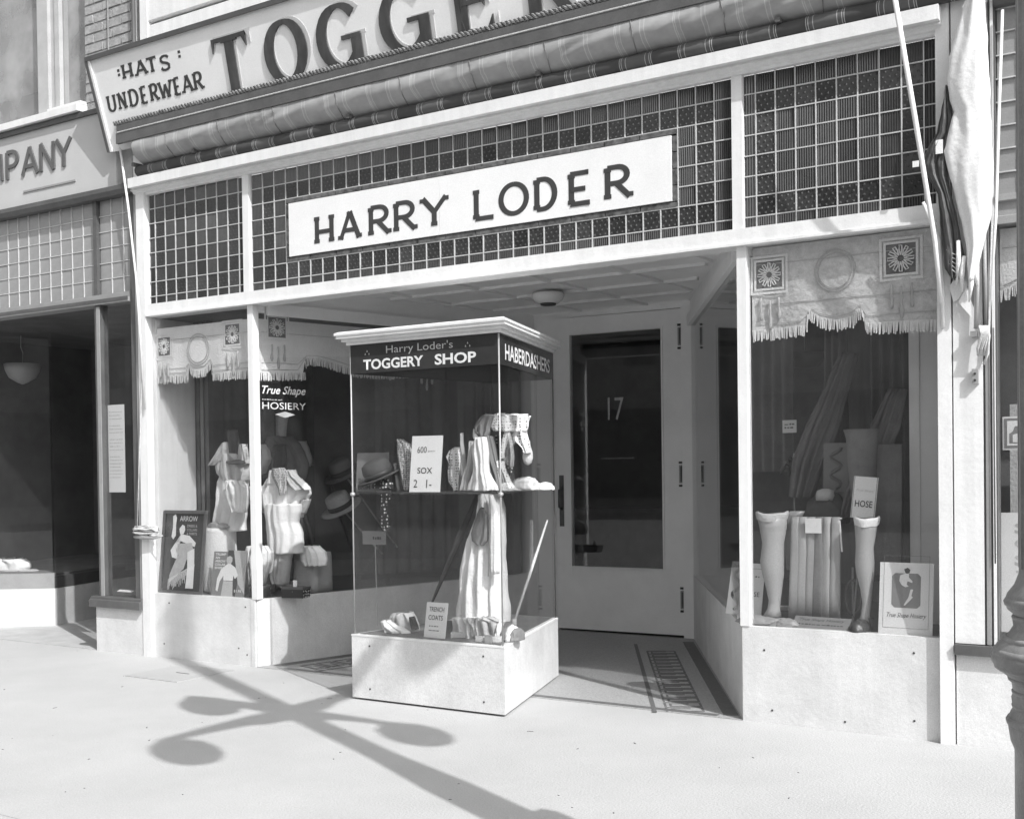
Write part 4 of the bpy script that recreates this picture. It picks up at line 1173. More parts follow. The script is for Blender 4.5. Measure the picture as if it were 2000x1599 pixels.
MB().lathe([(.088,.006),(.090,.05),(.082,.092),(.055,.108),(.02,.095),(.003,.09)], n=28).build('crown', CLOTHD, ht, True, fix=True)
MB().lathe([(.0895,.008),(.0905,.036),(.086,.036),(.086,.008)], n=28).build('band', INK, ht, True, fix=True)
st_ = thing('hat_stand', 'small dotted bow and stand under the black hat', 'stand', basep(748,-.36,SHZ))
MB().lathe([(.045,0),(.045,.006),(.006,.012),(.006,.08)], n=16).build('stem', IRON, st_, True, fix=True)
crumple('dotted_bow', DOTTIE, st_, (.02,-.03,.02), (.06,.03,.04), 3)
def hung(name, label, u0, u1, vtop, y, m, folds=5, seed=1, pinch=.35, group=None, zb=None, amp=.16, skew=0.):
    """a cloth set up on the shelf, pinched at the top"""
    a = basep(u0, y, 0).x; b = basep(u1, y, 0).x; zt = ony((u0+u1)/2, vtop, y).z; z0 = SHZ if zb is None else zb
    t = thing(name, label, 'cloth', ((a+b)/2, y, z0), group=group)
    h = zt-z0; r = (b-a)/2
    rows = [(h*f, skew*f, 0, r*(pinch+(1-pinch)*(1-f)**1.2), .45*r*(pinch+(1-pinch)*(1-f)), 1-.4*f) for f in (0,.06,.15,.3,.45,.6,.75,.9,1)]
    drape('folds', m, t, rows, 44, folds, amp, seed)
    return t
def folded(name, label, cat, u, y, parts, z0=None):
    z0 = SHZ if z0 is None else z0
    t = thing(name, label, cat, basep(u, y, z0))
    for i, (nm, m_, rows, dy, bulge, fo, am) in enumerate(parts): cloth_px(nm, m_, t, rows, y+dy, bulge, fo, am, seed=len(label)+i)
    return t
folded('handkerchief', 'speckled handkerchief folded upright left of the SOX card', 'handkerchief', 792, -.33, [
    ('front_fold', CHECK, [(858,777,786),(866,777,800),(885,776,806),(905,779,806),(930,783,806),(956,790,806)], 0, .02, 2, .006),
    ('dark_lining', CLOTHD, [(905,770,779),(925,768,784),(945,766,790),(957,766,796)], .01, .02, 2, .006)])
folded('handkerchief', 'flower printed handkerchief standing right of the SOX card', 'handkerchief', 888, -.30, [
    ('front_fold', CHINTZ, [(874,890,896),(880,878,897),(892,872,898),(905,878,899),(920,876,898),(940,878,896),(957,890,895)], 0, .022, 2, .007),
    ('dark_fold', CLOTHM, [(885,896,900),(910,895,903),(940,894,906),(957,894,908)], .015, .015, 1, .004)])
folded('tie', 'shiny pale necktie standing in a narrow point beside the flower printed handkerchief', 'necktie', 905, -.36, [
    ('silk_fold', SILK, [(846,901,903),(865,899,905),(885,901,908),(910,904,911),(935,906,914),(957,898,922)], 0, .014, 1, .003)])
folded('draped_cloth', 'plain white cloth flaring at the foot beside the case corner', 'cloth', 945, -.42, [
    ('white_fold', CLOTHW, [(854,932,946),(866,926,950),(885,924,952),(905,928,952),(922,926,955),(938,920,964),(950,914,972),(957,912,974)], 0, .035, 3, .012),
    ('shadow_fold', CLOTHL, [(862,918,926),(880,917,927),(905,914,924),(930,906,918),(957,898,914)], .02, .02, 2, .006)])  # greyer cloth puts the shade into this fold of the white cloth
folded('plaid_cloth', 'dark checked cloth hanging behind the case corner bar', 'cloth', 968, -.22, [
    ('check_fold', MIDW, [(852,950,962),(870,951,966),(900,954,972),(930,958,982),(957,960,990)], 0, .03, 3, .01)])
# bowl of patterned stuff on a T stand at the right corner
ts = thing('scarf_stand', 'chintz scarf thrown over a T stand at the showcase corner', 'scarf stand', basep(992,-.18,SHZ))
hh = ony(992, 812, -.18).z-SHZ
MB().tube([(0,0,0),(0,0,hh)], .007, 8).build('stem', METAL, ts, True)
MB().tube([(-.17,.0,hh),(.14,.0,hh+.002)], .006, 8).build('cross_bar', METAL, ts, True)
MB().lathe([(.07,0),(.065,.008),(.01,.014)], n=20).build('foot', METAL, ts, True, fix=True)
cloth_px('chintz_scarf', CHINTZ, ts, [(808,968,1012),(812,964,1037),(825,960,1033),(835,958,1031),(842,964,1030)], -.20, .03, 3, .010, 3)
cloth_px('chintz_end', CHINTZ, ts, [(838,1008,1028),(850,1000,1030),(862,1006,1033),(874,1022,1034),(884,1026,1036)], -.19, .022, 2, .008, 5)
cloth_px('grey_scarf', CLOTHM, ts, [(810,946,966),(820,934,962),(832,927,958),(845,930,956),(852,938,954)], -.22, .03, 3, .010, 7)
cloth_px('pale_corner', CLOTHW, ts, [(838,925,932),(846,924,940),(852,924,938),(857,926,932)], -.235, .015, 1, .004, 8)
cloth_px('dotted_scarf', CHINTZ, ts, [(842,986,992),(860,980,990),(880,977,986),(895,980,984)], -.21, .012, 1, .003, 9)
cloth_px('pale_tie', SILK, ts, [(845,992,996),(870,996,1002),(895,998,1004),(912,996,1003)], -.22, .01, 1, .003, 10)
cloth_px('dark_scarf', DOTTIE, ts, [(850,968,1000),(880,970,1004),(910,972,1002),(945,980,1006)], -.17, .02, 2, .008, 11)
cloth_px('lower_chintz', CHINTZ, ts, [(900,968,984),(920,968,990),(940,972,998),(954,972,1008)], -.21, .02, 2, .008, 12)
sk = thing('sock', 'pale sock with round toe hanging from the scarf stand', 'sock', basep(1031,-.16,ony(1031,908,-.16).z))
MB().lathe([(.003,.0),(.022,.012),(.030,.04),(.028,.075),(.016,.11),(.014,.14)], n=18).build('knit', CLOTHL, sk, True, fix=True)
tp = thing('glove_pair', 'pale gloves lying on the shelf near the door side', 'gloves', basep(1040,.0,SHZ))
crumple('glove', CLOTHL, tp, (-.04,0,0), (.07,.04,.05), 21); crumple('glove', CLOTHW, tp, (.05,.02,0), (.07,.03,.03), 22)
tie = thing('necktie', 'dark necktie with white dots hanging below the shelf', 'necktie', basep(748,-.40,ony(748,1036,-.40).z))
h = SHZ-.012-tie.location.z
rws = [[(x_*wd+.012*math.sin(z_*9), -.003*math.cos(x_*3), z_*h) for x_ in (-1,-.5,0,.5,1)] for z_, wd in ((0,.004),(.12,.034),(.3,.028),(.6,.020),(.85,.03),(1,.04))]
rws2 = [[(p[0], p[1]+.006, p[2]) for p in r_] for r_ in rws]
MB().rings(rws, closed=False).rings(rws2, closed=False).build('silk', DOTTIE, tie, True)
# --- goods on the deck
DZ = .386
tc_ = thing('trench_coat', 'white trench coat draped to a point inside the showcase', 'coat', basep(940,-.22,DZ))
zt = ony(957, 962, -.22).z-DZ
kx = (basep(957,-.22,0)-basep(940,-.22,0)).x
cloth_px('coat_folds', CLOTHW, tc_, [(964,954,962),(975,950,968),(992,945,974),(1012,938,978),(1035,928,982),(1060,916,984),(1085,908,985),(1110,903,986),(1140,901,988),(1165,899,990),(1190,896,993),(1210,894,994),(1225,890,992),(1243,886,990)], -.22, .10, 4, .014, 5, 40)
cloth_px('dark_lining', CLOTHM, tc_, [(992,938,946),(1002,932,950),(1020,926,954),(1040,920,955),(1056,922,952),(1064,932,946)], -.335, .012, 1, .004, 6)
cloth_px('lapel', CLOTHW, tc_, [(966,955,962),(990,956,970),(1020,956,974),(1060,956,976),(1120,958,976)], -.328, .016, 1, .004, 7)
MB().tube([ony(955,1005,-.345)-tc_.location, ony(956,1060,-.345)-tc_.location, ony(954,1125,-.345)-tc_.location], .004, 6).build('front_edge', CLOTHM, tc_)
cloth_px('hem_fold', CLOTHW, tc_, [(1205,886,960),(1218,884,985),(1232,884,992),(1246,890,990)], -.33, .05, 6, .018, 8)
cloth_px('sleeve_fold', CLOTHL, tc_, [(1205,930,960),(1214,918,985),(1226,914,990),(1240,920,988)], -.37, .03, 5, .014, 31, wr=1.3)
bt = thing('leather_belt', 'pale coiled belt on the showcase deck in front of the coat', 'belt', basep(925,-.44,DZ))
q = []
for i in range(25):
    t = -2.6+i*.2; q.append((.17*math.cos(t+1.2), .05*math.sin(t+1.2), .02))
rws = [[(x,y,z_) for x,y,_ in q] for z_ in (.002,.035)]
MB().rings(rws, closed=False).build('strap', CLOTHL, bt, True)
box('buckle', METAL, bt, .10, .14, -.06, -.052, .0, .045)
gl_ = thing('glove_stack', 'folded gloves at the corner of the showcase deck', 'gloves', basep(990,-.36,DZ))
for i in range(4): crumple('glove', (CLOTHW,CLOTHM)[i%2], gl_, (.025*i-.04,.01*i,0), (.022,.06,.085-.012*i), 40+i, .25)
cr = thing('folded_shirt', 'crumpled pale shirt on the deck left of the TRENCH COATS card', 'shirt', basep(783,-.34,DZ))
cloth_px('shirt_body', CLOTHL, cr, [(1196,772,800),(1206,764,808),(1220,758,814),(1234,756,816),(1244,758,812)], -.30, .06, 4, .016, 51, wr=1.2)
cloth_px('shirt_tail', CLOTHW, cr, [(1210,750,762),(1222,750,778),(1232,752,800),(1242,750,806),(1247,756,800)], -.38, .035, 3, .012, 52, wr=1.2)
cloth_px('dark_cuff', CLOTHD, cr, [(1205,800,810),(1216,802,814),(1228,806,816)], -.37, .02, 1, .004, 53)
c3 = card('trench_coat_card', 'white hand lettered card reading TRENCH COATS on the showcase deck', 'card', basep(843,-.47,DZ), .155, .20, 10, -3)
printed(c3, 'TRENCH', -.055, .055, .148, .175, INK, bold=.006); printed(c3, 'COATS', -.055, .05, .100, .128, INK, bold=.006)
fine_print(c3, -.045, .03, .060, .070, CLOTHM); fine_print(c3, -.045, .03, .035, .048, CLOTHM, seed=3)
um = thing('umbrella', 'slim dark rolled umbrella leaning behind the coat', 'umbrella', basep(832,-.10,DZ))
a = ony(838,1190,-.12)-um.location; b = ony(935,962,-.06)-um.location
MB().tube([a, a+(b-a)*.15, a+(b-a)*.6, b], [.004,.010,.022,.012], 10).build('folded_cover', CLOTHD, um, True)
ck = thing('walking_cane', 'pale walking cane leaning in the door side of the showcase', 'cane', basep(1004,.05,DZ))
a = ony(1004,1215,-.12)-ck.location; b = ony(1069,1016,.30)-ck.location
MB().tube([a,(a+b)/2,b], [.008,.010,.006], 8).build('shaft', STRAW, ck, True)
MB().tube([a+Vector((0,0,-.03)), a+Vector((0,0,.02))], .016, 8).build('tassel', CLOTHL, ck, True)
c4 = card('price_ticket', 'grey price ticket on a thin stake low in the showcase', 'card', ony(731,1063,-.05), .19, .085, 0, 0, CARDG)
fine_print(c4, -.01, .06, .025, .055, INK)
MB().tube([(0,.01,0),(0,.02,-.9+.386)], .003, 6).build('stake', METAL, c4)

# ================================================================== LEFT WINDOW GOODS
FZ = BL
def quadcard(name, label, cat, bl_, br_, tl_, y, lean, m=CARD):
    a = ony(*bl_, y); b = ony(*br_, y); t = ony(*tl_, y+.04)
    return card(name, label, cat, Vector(((a.x+b.x)/2, y, FZ if a.x < 3 else BR_)), b.x-a.x, (t.z-(FZ if a.x < 3 else BR_))/math.cos(R(lean)), lean, 0, m), b.x-a.x
pa_, wa = quadcard('dancer_poster', 'framed dark poster of a dancer in a fringed shawl standing in the window', 'poster', (305,1156), (388,1158), (313,996), .045, 6, CARDG)
pa_.location.x = .005+wa/2
hgt = .60
for (a0,a1,b0,b1) in ((-wa/2,wa/2,0,.02),(-wa/2,wa/2,hgt-.02,hgt),(-wa/2,-wa/2+.02,.02,hgt-.02),(wa/2-.02,wa/2,.02,hgt-.02)):
    box('frame', DARKW, pa_, a0, a1, -.012, -.0005, b0, b1)
box('print_ground', BLACKG, pa_, -wa/2+.02, wa/2-.02, -.002, -.0006, .02, hgt-.02)
printed(pa_, 'ARROW', -.05, .135, .525, .562, LETW, -.0032, -.004)
for i, t in enumerate(('DRESS &', 'COLLARS', '& SHIRTS')): printed(pa_, t, .03, .135, .482-.028*i, .500-.028*i, LETG, -.0032)
def flat(par, name, poly, m, y): return MB().xz(poly, y, y+.0008).build(name, m, par)
flat(pa_, 'raised_arm_print', [(-.125,.56),(-.10,.575),(-.085,.55),(-.09,.50),(-.085,.42),(-.11,.39),(-.13,.41),(-.12,.48)], LETW, -.0030)
flat(pa_, 'head_print', [(-.05,.47),(-.02,.50),(.005,.49),(.01,.46),(-.005,.43),(-.04,.43)], LETW, -.0034)
flat(pa_, 'shoulder_print', [(-.03,.43),(.06,.42),(.13,.37),(.12,.34),(.05,.36),(-.03,.38),(-.09,.36),(-.13,.31),(-.11,.26),(-.06,.25),(-.05,.28),(-.08,.31),(-.05,.35)], LETW, -.0038)
flat(pa_, 'bodice_print', [(-.06,.36),(.09,.37),(.11,.31),(.04,.24),(-.04,.25)], LETG, -.0042)
flat(pa_, 'skirt_print', [(-.05,.27),(.05,.26),(.02,.18),(-.06,.12),(-.13,.07),(-.125,.13),(-.09,.20)], LETG, -.0046)
flat(pa_, 'shawl_print', [(.05,.30),(.12,.33),(.13,.20),(.13,.04),(.05,.04),(.06,.18)], LETW, -.0050)
q = MB(); rnd = random.Random(12)
for i in range(34):
    x = -.135+i*.008; z1 = .10+.12*(i/34); L = rnd.uniform(.05,.11)
    q.xz([(x,z1),(x+.004,z1),(x+.001,max(z1-L,.024)),(x-.002,max(z1-L,.024))], -.0056, -.0052)
stuff(q.build('fringe_print', LETW, pa_))
pb_, wb = quadcard('shirt_poster', 'small grey poster of a man in a white shirt priced $1.95', 'poster', (411,1164), (476,1165), (415,1076), .06, 8, CARDG)
s_ = wb/.30; hb = .325
flat(pb_, 'light_ground_print', [(.03*s_,hb),(wb/2,hb),(wb/2,.02),(.08*s_,.10)], CLOTHL, -.0012)
flat(pb_, 'dark_ground_print', [(-.02*s_,hb),(.03*s_,hb),(.085*s_,.10),(.07*s_,.0),(-.02*s_,.05)], INK, -.0016)
flat(pb_, 'head_print', [(-.03*s_,.25),(-.025*s_,.275),(.0,.285),(.022*s_,.275),(.025*s_,.25),(.01*s_,.225),(-.015*s_,.225)], CLOTHL, -.0026)
flat(pb_, 'shirt_print', [(-.015*s_,.228),(.012*s_,.228),(.055*s_,.205),(.085*s_,.15),(.06*s_,.125),(.045*s_,.15),(.042*s_,.11),(-.042*s_,.11),(-.045*s_,.145),(-.075*s_,.10),(-.088*s_,.03),(-.105*s_,.04),(-.10*s_,.12),(-.07*s_,.19)], CARD, -.0030)
flat(pb_, 'trouser_print', [(-.042*s_,.107),(.042*s_,.107),(.05*s_,.0),(-.055*s_,.0)], CLOTHL, -.0028)
for i, t in enumerate(('TRUMP', 'AN', 'ARROW', 'COLLAR', 'SHIRT')):
    x1 = -.13*s_+(.095 if len(t) > 3 else .04)*s_
    printed(pb_, t, -.13*s_, x1, .285-.024*i, .302-.024*i, LETW, -.0036, .03)
printed(pb_, '$1.95', .06*s_, .125*s_, .03, .05, LETW, -.0036, .01)

def shirt(name, label, cat, u, v, y, parts):
    b = ony(u, v, y); t = thing(name, label, cat, (b.x, y, FZ))
    for i, (nm, m_, rows, dy, bulge, fo, am) in enumerate(parts): cloth_px(nm, m_, t, rows, y+dy, bulge, fo, am, seed=len(label)+3*i)
    MB().tube([(0,0,0),(0,0,ony(u, parts[0][2][0][0]+12, y).z-FZ)], .010, 8).build('stand_stem', METAL, t)
    MB().lathe([(.07,0),(.068,.008),(.012,.014)], n=18).build('stand_foot', METAL, t, True, fix=True)
    return t
sA = shirt('dress_shirt', 'white dress shirt with dark bow on a tall stand behind the corner post', 'shirt', 450, 1035, .30, [
    ('shirt_front', CLOTHW, [(925,436,480),(940,428,482),(965,424,481),(985,425,480),(1005,422,479),(1020,419,478),(1036,418,478)], 0, .07, 3, .012),
    ('shirt_yoke', CLOTHL, [(886,440,470),(896,428,482),(910,424,486),(925,428,486),(938,440,484)], -.02, .07, 3, .016),
    ('collar_wing', CLOTHL, [(864,438,448),(874,428,452),(888,420,450),(900,412,444),(908,408,430)], -.05, .025, 2, .010),
    ('collar_wing', CLOTHL, [(868,470,480),(880,466,484),(895,464,486),(905,470,486)], -.05, .025, 2, .008),
    ('neck_cloth', CLOTHD, [(840,446,462),(860,446,466),(880,448,468),(895,446,474),(903,438,480)], -.03, .03, 2, .008),
    ('dark_bow', CLOTHM, [(899,443,477),(903,441,480),(906,446,476)], -.10, .012, 1, .003),
    ('cuff', CLOTHL, [(955,446,474),(968,446,478),(978,452,472)], -.10, .03, 2, .012)])
sD = shirt('silk_scarf', 'pale rumpled scarf hung beside the corner post above the sport shirt', 'scarf', 505, 1000, .62, [
    ('scarf_folds', CLOTHL, [(868,498,512),(880,496,520),(896,496,524),(912,498,518),(926,500,510)], 0, .05, 3, .016),
    ('scarf_knot', CLOTHW, [(955,492,520),(968,490,528),(985,496,526),(1000,500,518)], -.05, .05, 3, .016)])
sE = shirt('knit_scarf', 'light knitted scarf knotted high on a stand right of the soft shirt', 'scarf', 588, 960, 1.15, [
    ('scarf_folds', CLOTHL, [(862,578,590),(875,572,598),(890,574,602),(902,584,600),(910,592,598)], 0, .06, 3, .02),
    ('scarf_end', CLOTHM, [(895,566,584),(930,568,586),(958,572,588)], .01, .04, 2, .01)])
for k, (lb, nm, rows, y_) in enumerate((
    ('white ruffled jabot hung under the dark bow of the dress shirt', 'jabot', [(938,444,474),(950,440,482),(966,444,484),(984,450,482),(1000,456,478)], .19),
    ('white folded muffler thrown over the block behind the corner post', 'muffler', [(1066,484,520),(1078,480,530),(1096,482,528),(1120,488,522),(1140,490,516)], .24),
    ('white crumpled muffler on the block below the return glass', 'muffler', [(1066,592,622),(1078,586,636),(1092,588,640),(1104,596,636)], .48))):
    o = thing(nm, lb, nm, (ony(rows[-1][1], rows[-1][0], y_).x, y_, FZ))
    cloth_px('folds', CLOTHW, o, rows, y_, .035, 5, .014, 70+k, wr=1.4)
pdA = thing('draped_pedestal', 'tall white cloth covered pedestal between the two posters', 'pedestal', (ony(427,1110,.28).x, .28, FZ))
zt = ony(427, 1030, .28).z-FZ
zr = [(0,.15,.5),(.02,.152,.8),(zt*.4,.145,.6),(zt*.8,.14,.3),(zt*.95,.142,.1),(zt,.138,0)]
drape('pedestal_cloth', CLOTHW, pdA, [(z_,0,0,r_*1.05,r_*.8,f_) for z_,r_,f_ in zr], 48, 6, .07, 5)
bwt = thing('bow_tie', 'pale bow tie lying on the tall white pedestal', 'bow tie', (ony(430,1024,.24).x, .22, FZ+zt+.001))
crumple('bow', SILK2, bwt, (-.04,0,0), (.05,.02,.03), 61); crumple('bow', SILK2, bwt, (.05,0,0), (.05,.02,.025), 62)
sB = shirt('sport_shirt', 'white shirt with striped tie on a low stand right of the corner post', 'shirt', 556, 1110, .48, [
    ('shirt_body', CLOTHW, [(935,525,585),(950,516,602),(965,506,606),(980,512,600),(995,520,592),(1010,524,590)], 0, .09, 3, .018),
    ('collar_wing', CLOTHW, [(918,528,545),(932,524,552),(945,520,556)], -.08, .025, 1, .006),
    ('collar_wing', CLOTHL, [(918,562,574),(930,560,582),(945,562,600),(956,572,608)], -.07, .03, 2, .012),
    ('striped_tie', CHECK, [(914,532,556),(925,530,562),(940,536,562),(955,544,560),(965,546,558)], -.11, .022, 1, .005),
    ('sleeve', CLOTHW, [(950,490,512),(962,488,516),(975,492,516),(985,500,516)], -.03, .05, 2, .014),
    ('hanging_cuff', CLOTHL, [(975,588,606),(990,586,600),(1002,584,594)], -.02, .03, 2, .010)])
sC = shirt('soft_shirt', 'grey soft shirt with open collar hung high behind the white shirts', 'shirt', 556, 950, 1.0, [
    ('shirt_body', CLOTHM, [(852,536,562),(866,522,580),(882,514,592),(905,510,600),(930,516,596),(948,522,588)], 0, .10, 4, .024),
    ('neck_form', CLOTHL, [(810,540,562),(825,541,558),(840,542,556),(852,542,556)], -.02, .04, 1, .004),
    ('dark_tie', CLOTHD, [(868,536,558),(900,526,560),(930,528,558)], -.12, .03, 1, .006)])
trs = thing('folded_trousers', 'white trousers draped down from the low shirt stand', 'trousers', (ony(556,1112,.40).x, .40, FZ))
cloth_px('trouser_front', CLOTHW, trs, [(984,524,586),(1000,520,586),(1020,524,580),(1040,526,588),(1060,526,592),(1080,530,590)], .40, .08, 2, .012, 4)
cloth_px('trouser_leg', CLOTHL, trs, [(1075,528,572),(1100,530,566),(1120,532,562),(1140,540,560)], .39, .06, 2, .012, 5)
for k, (u, vt, y_, w_, lb) in enumerate(((500,1080,.36,.12,'low white cloth covered block behind the corner post'),(612,1078,.62,.115,'square grey cloth covered block at the foot of the return glass'))):
    o = thing('cloth_block', lb, 'block', (ony(u,1150,y_).x, y_, FZ))
    zt = ony(u, vt, y_).z-FZ
    q = []
    for z_, r_ in ((0,1.0),(zt*.3,1.0),(zt*.9,.97),(zt,.93)):
        q.append([(w_*r_*max(-1,min(1,1.25*math.cos(a)))+.004*math.sin(7*a), w_*r_*max(-1,min(1,1.25*math.sin(a)))+.004*math.cos(5*a), z_) for a in [2*math.pi*i/40 for i in range(40)]])
    MB().rings(q).build('block_cloth', CLOTHL, o, True)
for k, (u, y_) in enumerate(((578,.22),(507,.14))):
    o = thing('trinket_box', ('dark box with beaded trim below the striped tie', 'dark beaded box against the corner post')[k], 'box', (ony(u,1158,y_).x, y_, FZ), (0,0,R(12)))
    box('box_body', DOTTIE, o, -.085+.03*k, .085-.03*k, -.05, .05, 0, .06); box('box_lid', DARKW, o, -.088+.03*k, .088-.03*k, -.053, .053, .0605, .075)
    box('ticket', CARD, o, -.01, .02, -.02, -.015, .0755, .12)
# straw hats in the long return window
for k, (u, v, y_, m_, lb) in enumerate(((667,992,1.35,STRAW,'straw hat with dark band low in the return window'),(672,925,1.5,CLOTHM,'grey felt hat hung above the straw hat'))):
    p = ony(u, v, y_)
    o = thing('hat', lb, 'hat', p, (R(28), R(-8), 0))
    MB().lathe([(.005,.0),(.165,-.006),(.178,.004),(.16,.006),(.10,.008),(.10,.02)], n=32).build('brim', m_, o, True, fix=True)
    MB().lathe([(.10,.006),(.102,.06),(.094,.115),(.06,.13),(.003,.125)], n=32).build('crown', m_, o, True, fix=True)
    MB().lathe([(.103,.01),(.104,.05),(.099,.05),(.099,.01)], n=32).build('band', CLOTHD, o, True, fix=True)
    MB().tube([(0,0,.0),(0,.1,-(p.z-FZ)*.5),(0,.2,-(p.z-FZ)+.02)], .008, 6).build('stand', METAL, o)
# curtains on the dark back panel of the left window
def curtain(name, label, p, q_, z0, z1, m, waves, amp=.025, group=None, seed=0):
    p = Vector(p); q_ = Vector(q_); d = (q_-p); L = d.length; d.normalize(); n = Vector((d.y,-d.x))
    t = thing(name, label, 'curtain', (p.x,p.y,z0), group=group)
    rows = []
    for j in range(7):
        f = j/6; rw = []
        for i in range(int(waves*10)+1):
            s_ = L*i/(waves*10)
            k = amp*math.sin(2*math.pi*waves*i/(waves*10)+.3*math.sin(f*4+seed))*(.7+.3*f)
            pp = d*s_+n*k; rw.append((pp.x,pp.y,(z1-z0)*(1-f)))
        rows.append(rw)
    MB().rings(rows, closed=False).build('folds', m, t, True)
    return t
curtain('curtain', 'dark pleated curtain at the back of the shirt window', (.10,.62), (.36,1.35), FZ, 2.47, CLOTHD, 5, seed=1)
curtain('curtain', 'grey pleated curtain deep in the return window behind the hats', (.55,1.9), (.85,2.55), FZ, 2.47, CLOTHM, 6, seed=2)
curtain('curtain', 'grey hanging drape beside the door inside the return glass', (1.15,2.5), (1.6,2.52), FZ, 2.47, CLOTHM, 5, seed=3)
for k, (a, b) in enumerate((((590,985,.9),(638,1155,1.1)),((640,930,1.4),(690,1080,1.5)))):
    p = ony(*a); q_ = ony(*b)
    o = thing('display_rod', ('long dark leaning display rod beside the white shirts', 'thin dark leaning display rod under the straw hat')[k], 'rod', q_)
    MB().tube([Vector((0,0,0)), p-q_], .013, 8).build('rod', DARKW, o, True)
# hosiery transfer on the return glass
dc = bpy.data.objects.new('hosiery_decal', None); COL.objects.link(dc)
s0, z0_ = ons(512, 770, .004); s1, _ = ons(597, 770, .004)
po = L0+nl*.002+dl*s0
dc.location = (po.x, po.y, z0_); dc.rotation_euler = (0,0,math.atan2(dl.y,dl.x))
tag(dc, 'white script and HOSIERY lettering painted on the long return glass', 'lettering')
wv = s1-s0
printed(dc, 'True Shape', 0, wv, -.012, .062, LETW, -.002, .012, .35)
fine_print(dc, 0, wv*.45, -.042, -.026, LETG, -.002)
printed(dc, 'HOSIERY', 0, wv, -.100, -.052, LETW, -.002, .0)
q = MB().xz([(wv*.28,-.135),(wv*.51,-.115),(wv*.75,-.135),(wv*.51,-.158)], -.004, -.002); q.build('diamond_mark', LETG, dc)

# ================================================================== RIGHT WINDOW GOODS
FZ2 = BR_
def leg_form(name, label, pxs, y, m, yaw=0, shoe=True, welt=True, cup_m=None):
    """pxs: (u centre, v, half width px) from top to foot"""
    u, v, _ = pxs[-1]
    p0 = ony(u, v, y); t = thing(name, label, 'leg form', (p0.x, y, FZ2))
    rows = []
    for (u, v, hw_) in pxs[::-1]:
        p = ony(u, v, y); a = ony(u-hw_, v, y).x; b = ony(u+hw_, v, y).x
        r_ = (b-a)/2
        rows.append([(p.x-p0.x+r_*math.cos(q), r_*1.05*math.sin(q), max(p.z-FZ2, .0)) for q in [2*math.pi*i/28 for i in range(28)]])
    MB().rings(rows).build('stocking_leg', m, t, True)
    if welt:
        uT, vT, hT = pxs[0]; c = ony(uT, vT, y); r_ = (ony(uT+hT,vT,y).x-ony(uT-hT,vT,y).x)/2
        q = []
        for j, (k, dz) in enumerate(((1.01,-.035),(1.05,-.02),(1.10,-.004),(1.07,.008),(.95,.008))):
            q.append([(c.x-p0.x+r_*k*(1+.04*math.sin(3*a+j*.4))*math.cos(a), r_*k*(1+.04*math.sin(3*a+j*.4))*math.sin(a), c.z-FZ2+dz+.005*math.sin(2*a+1)+.002*math.sin(5*a)) for a in [2*math.pi*i/36 for i in range(36)]])
        MB().rings(q, cap=False).build('turned_top', cup_m or CLOTHW, t, True)
    MB().tube([(rows[3][0][0]*.3,.01,.06),(rows[3][0][0]*.3,.01,.001)], .03, 10).build('foot_block', DARKW, t)
    return t
leg_form('leg_form', 'pale silk stocking on a leg form at the corner post, top turned over', [(1507,1003,28),(1510,1030,25),(1510,1060,20),(1508,1095,22),(1510,1120,20),(1512,1148,15),(1513,1172,11),(1511,1190,12),(1508,1203,17)], .16, SILK, cup_m=CLOTHL)
leg_form('leg_form', 'slim silk stocking on a leg form with black shoe below the HOSE card', [(1692,1013,23),(1691,1040,20),(1689,1070,17),(1689,1098,18.5),(1690,1120,17),(1692,1150,11.5),(1693,1178,8.5),(1690,1202,9),(1688,1218,13)], .14, SILK)
so_ = thing('black_shoe', 'small black shoe under the slim stocking leg', 'shoe', (ony(1684,1222,.12).x, .11, FZ2))
crumple('upper', INK, so_, (0,-.02,0), (.045,.085,.05), 71, .1, .1); box('heel', INK, so_, -.02, .02, .04, .075, .0, .03)
# grey stockings hung over a T bar
hs = thing('hosiery_rack', 'grey stockings hung in long folds over a T stand', 'hosiery rack', (ony(1598,1200,.20).x, .20, FZ2))
zt = ony(1598, 1012, .20).z-FZ2
MB().tube([(0,0,0),(0,0,zt)], .007, 8).build('stem', METAL, hs, True)
MB().tube([(-.12,0,zt),(.13,0,zt)], .006, 8).build('cross_bar', METAL, hs, True)
MB().lathe([(.06,0),(.06,.006),(.01,.012)], n=20).build('foot', METAL, hs, True, fix=True)
for i in range(6):
    x = -.115+i*.043
    m_ = (SILK2, SILK, SILK2, CLOTHM, SILK, SILK2)[i]
    L = zt-.015-.012*(i%3)
    rows = [(zt-L,x-.01,-.02,.032,.018,.7),(zt-L*.7,x-.006,-.022,.029,.016,.7),(zt-L*.35,x,-.02,.025,.016,.6),(zt-.03,x,-.016,.022,.014,.4),(zt+.008,x,0,.021,.018,.1)]
    drape('hung_stocking', m_, hs, rows, 22, 3, .16, 80+i)
box('ticket', CARD, hs, -.05, .035, -.045, -.041, zt-.075, zt+.002)
MB().tube([(.12,-.01,zt-.01),(.135,-.02,zt-.17)], .005, 6).build('ribbon', CLOTHW, hs)
drape('shoulder_stocking', SILK2, hs, [(zt-.28,-.16,.06,.03,.02,.5),(zt-.1,-.17,.06,.035,.025,.5),(zt+.01,-.15,.05,.05,.03,.6),(zt+.035,-.12,.04,.04,.02,.4)], 24, 4, .15, 95)
h1 = card('hose_card', 'narrow white card lettered HOSE standing behind the slim leg form', 'card', Vector((ony(1684,1010,.24).x, .24, ony(1684,1012,.24).z)), .125, .215, 4, 0)
h1.rotation_euler.y = R(5)
printed(h1, 'True Shape', -.045, .045, .135, .150, CLOTHL, shear=.3); printed(h1, 'HOSE', -.045, .045, .058, .092, INK, bold=.012)
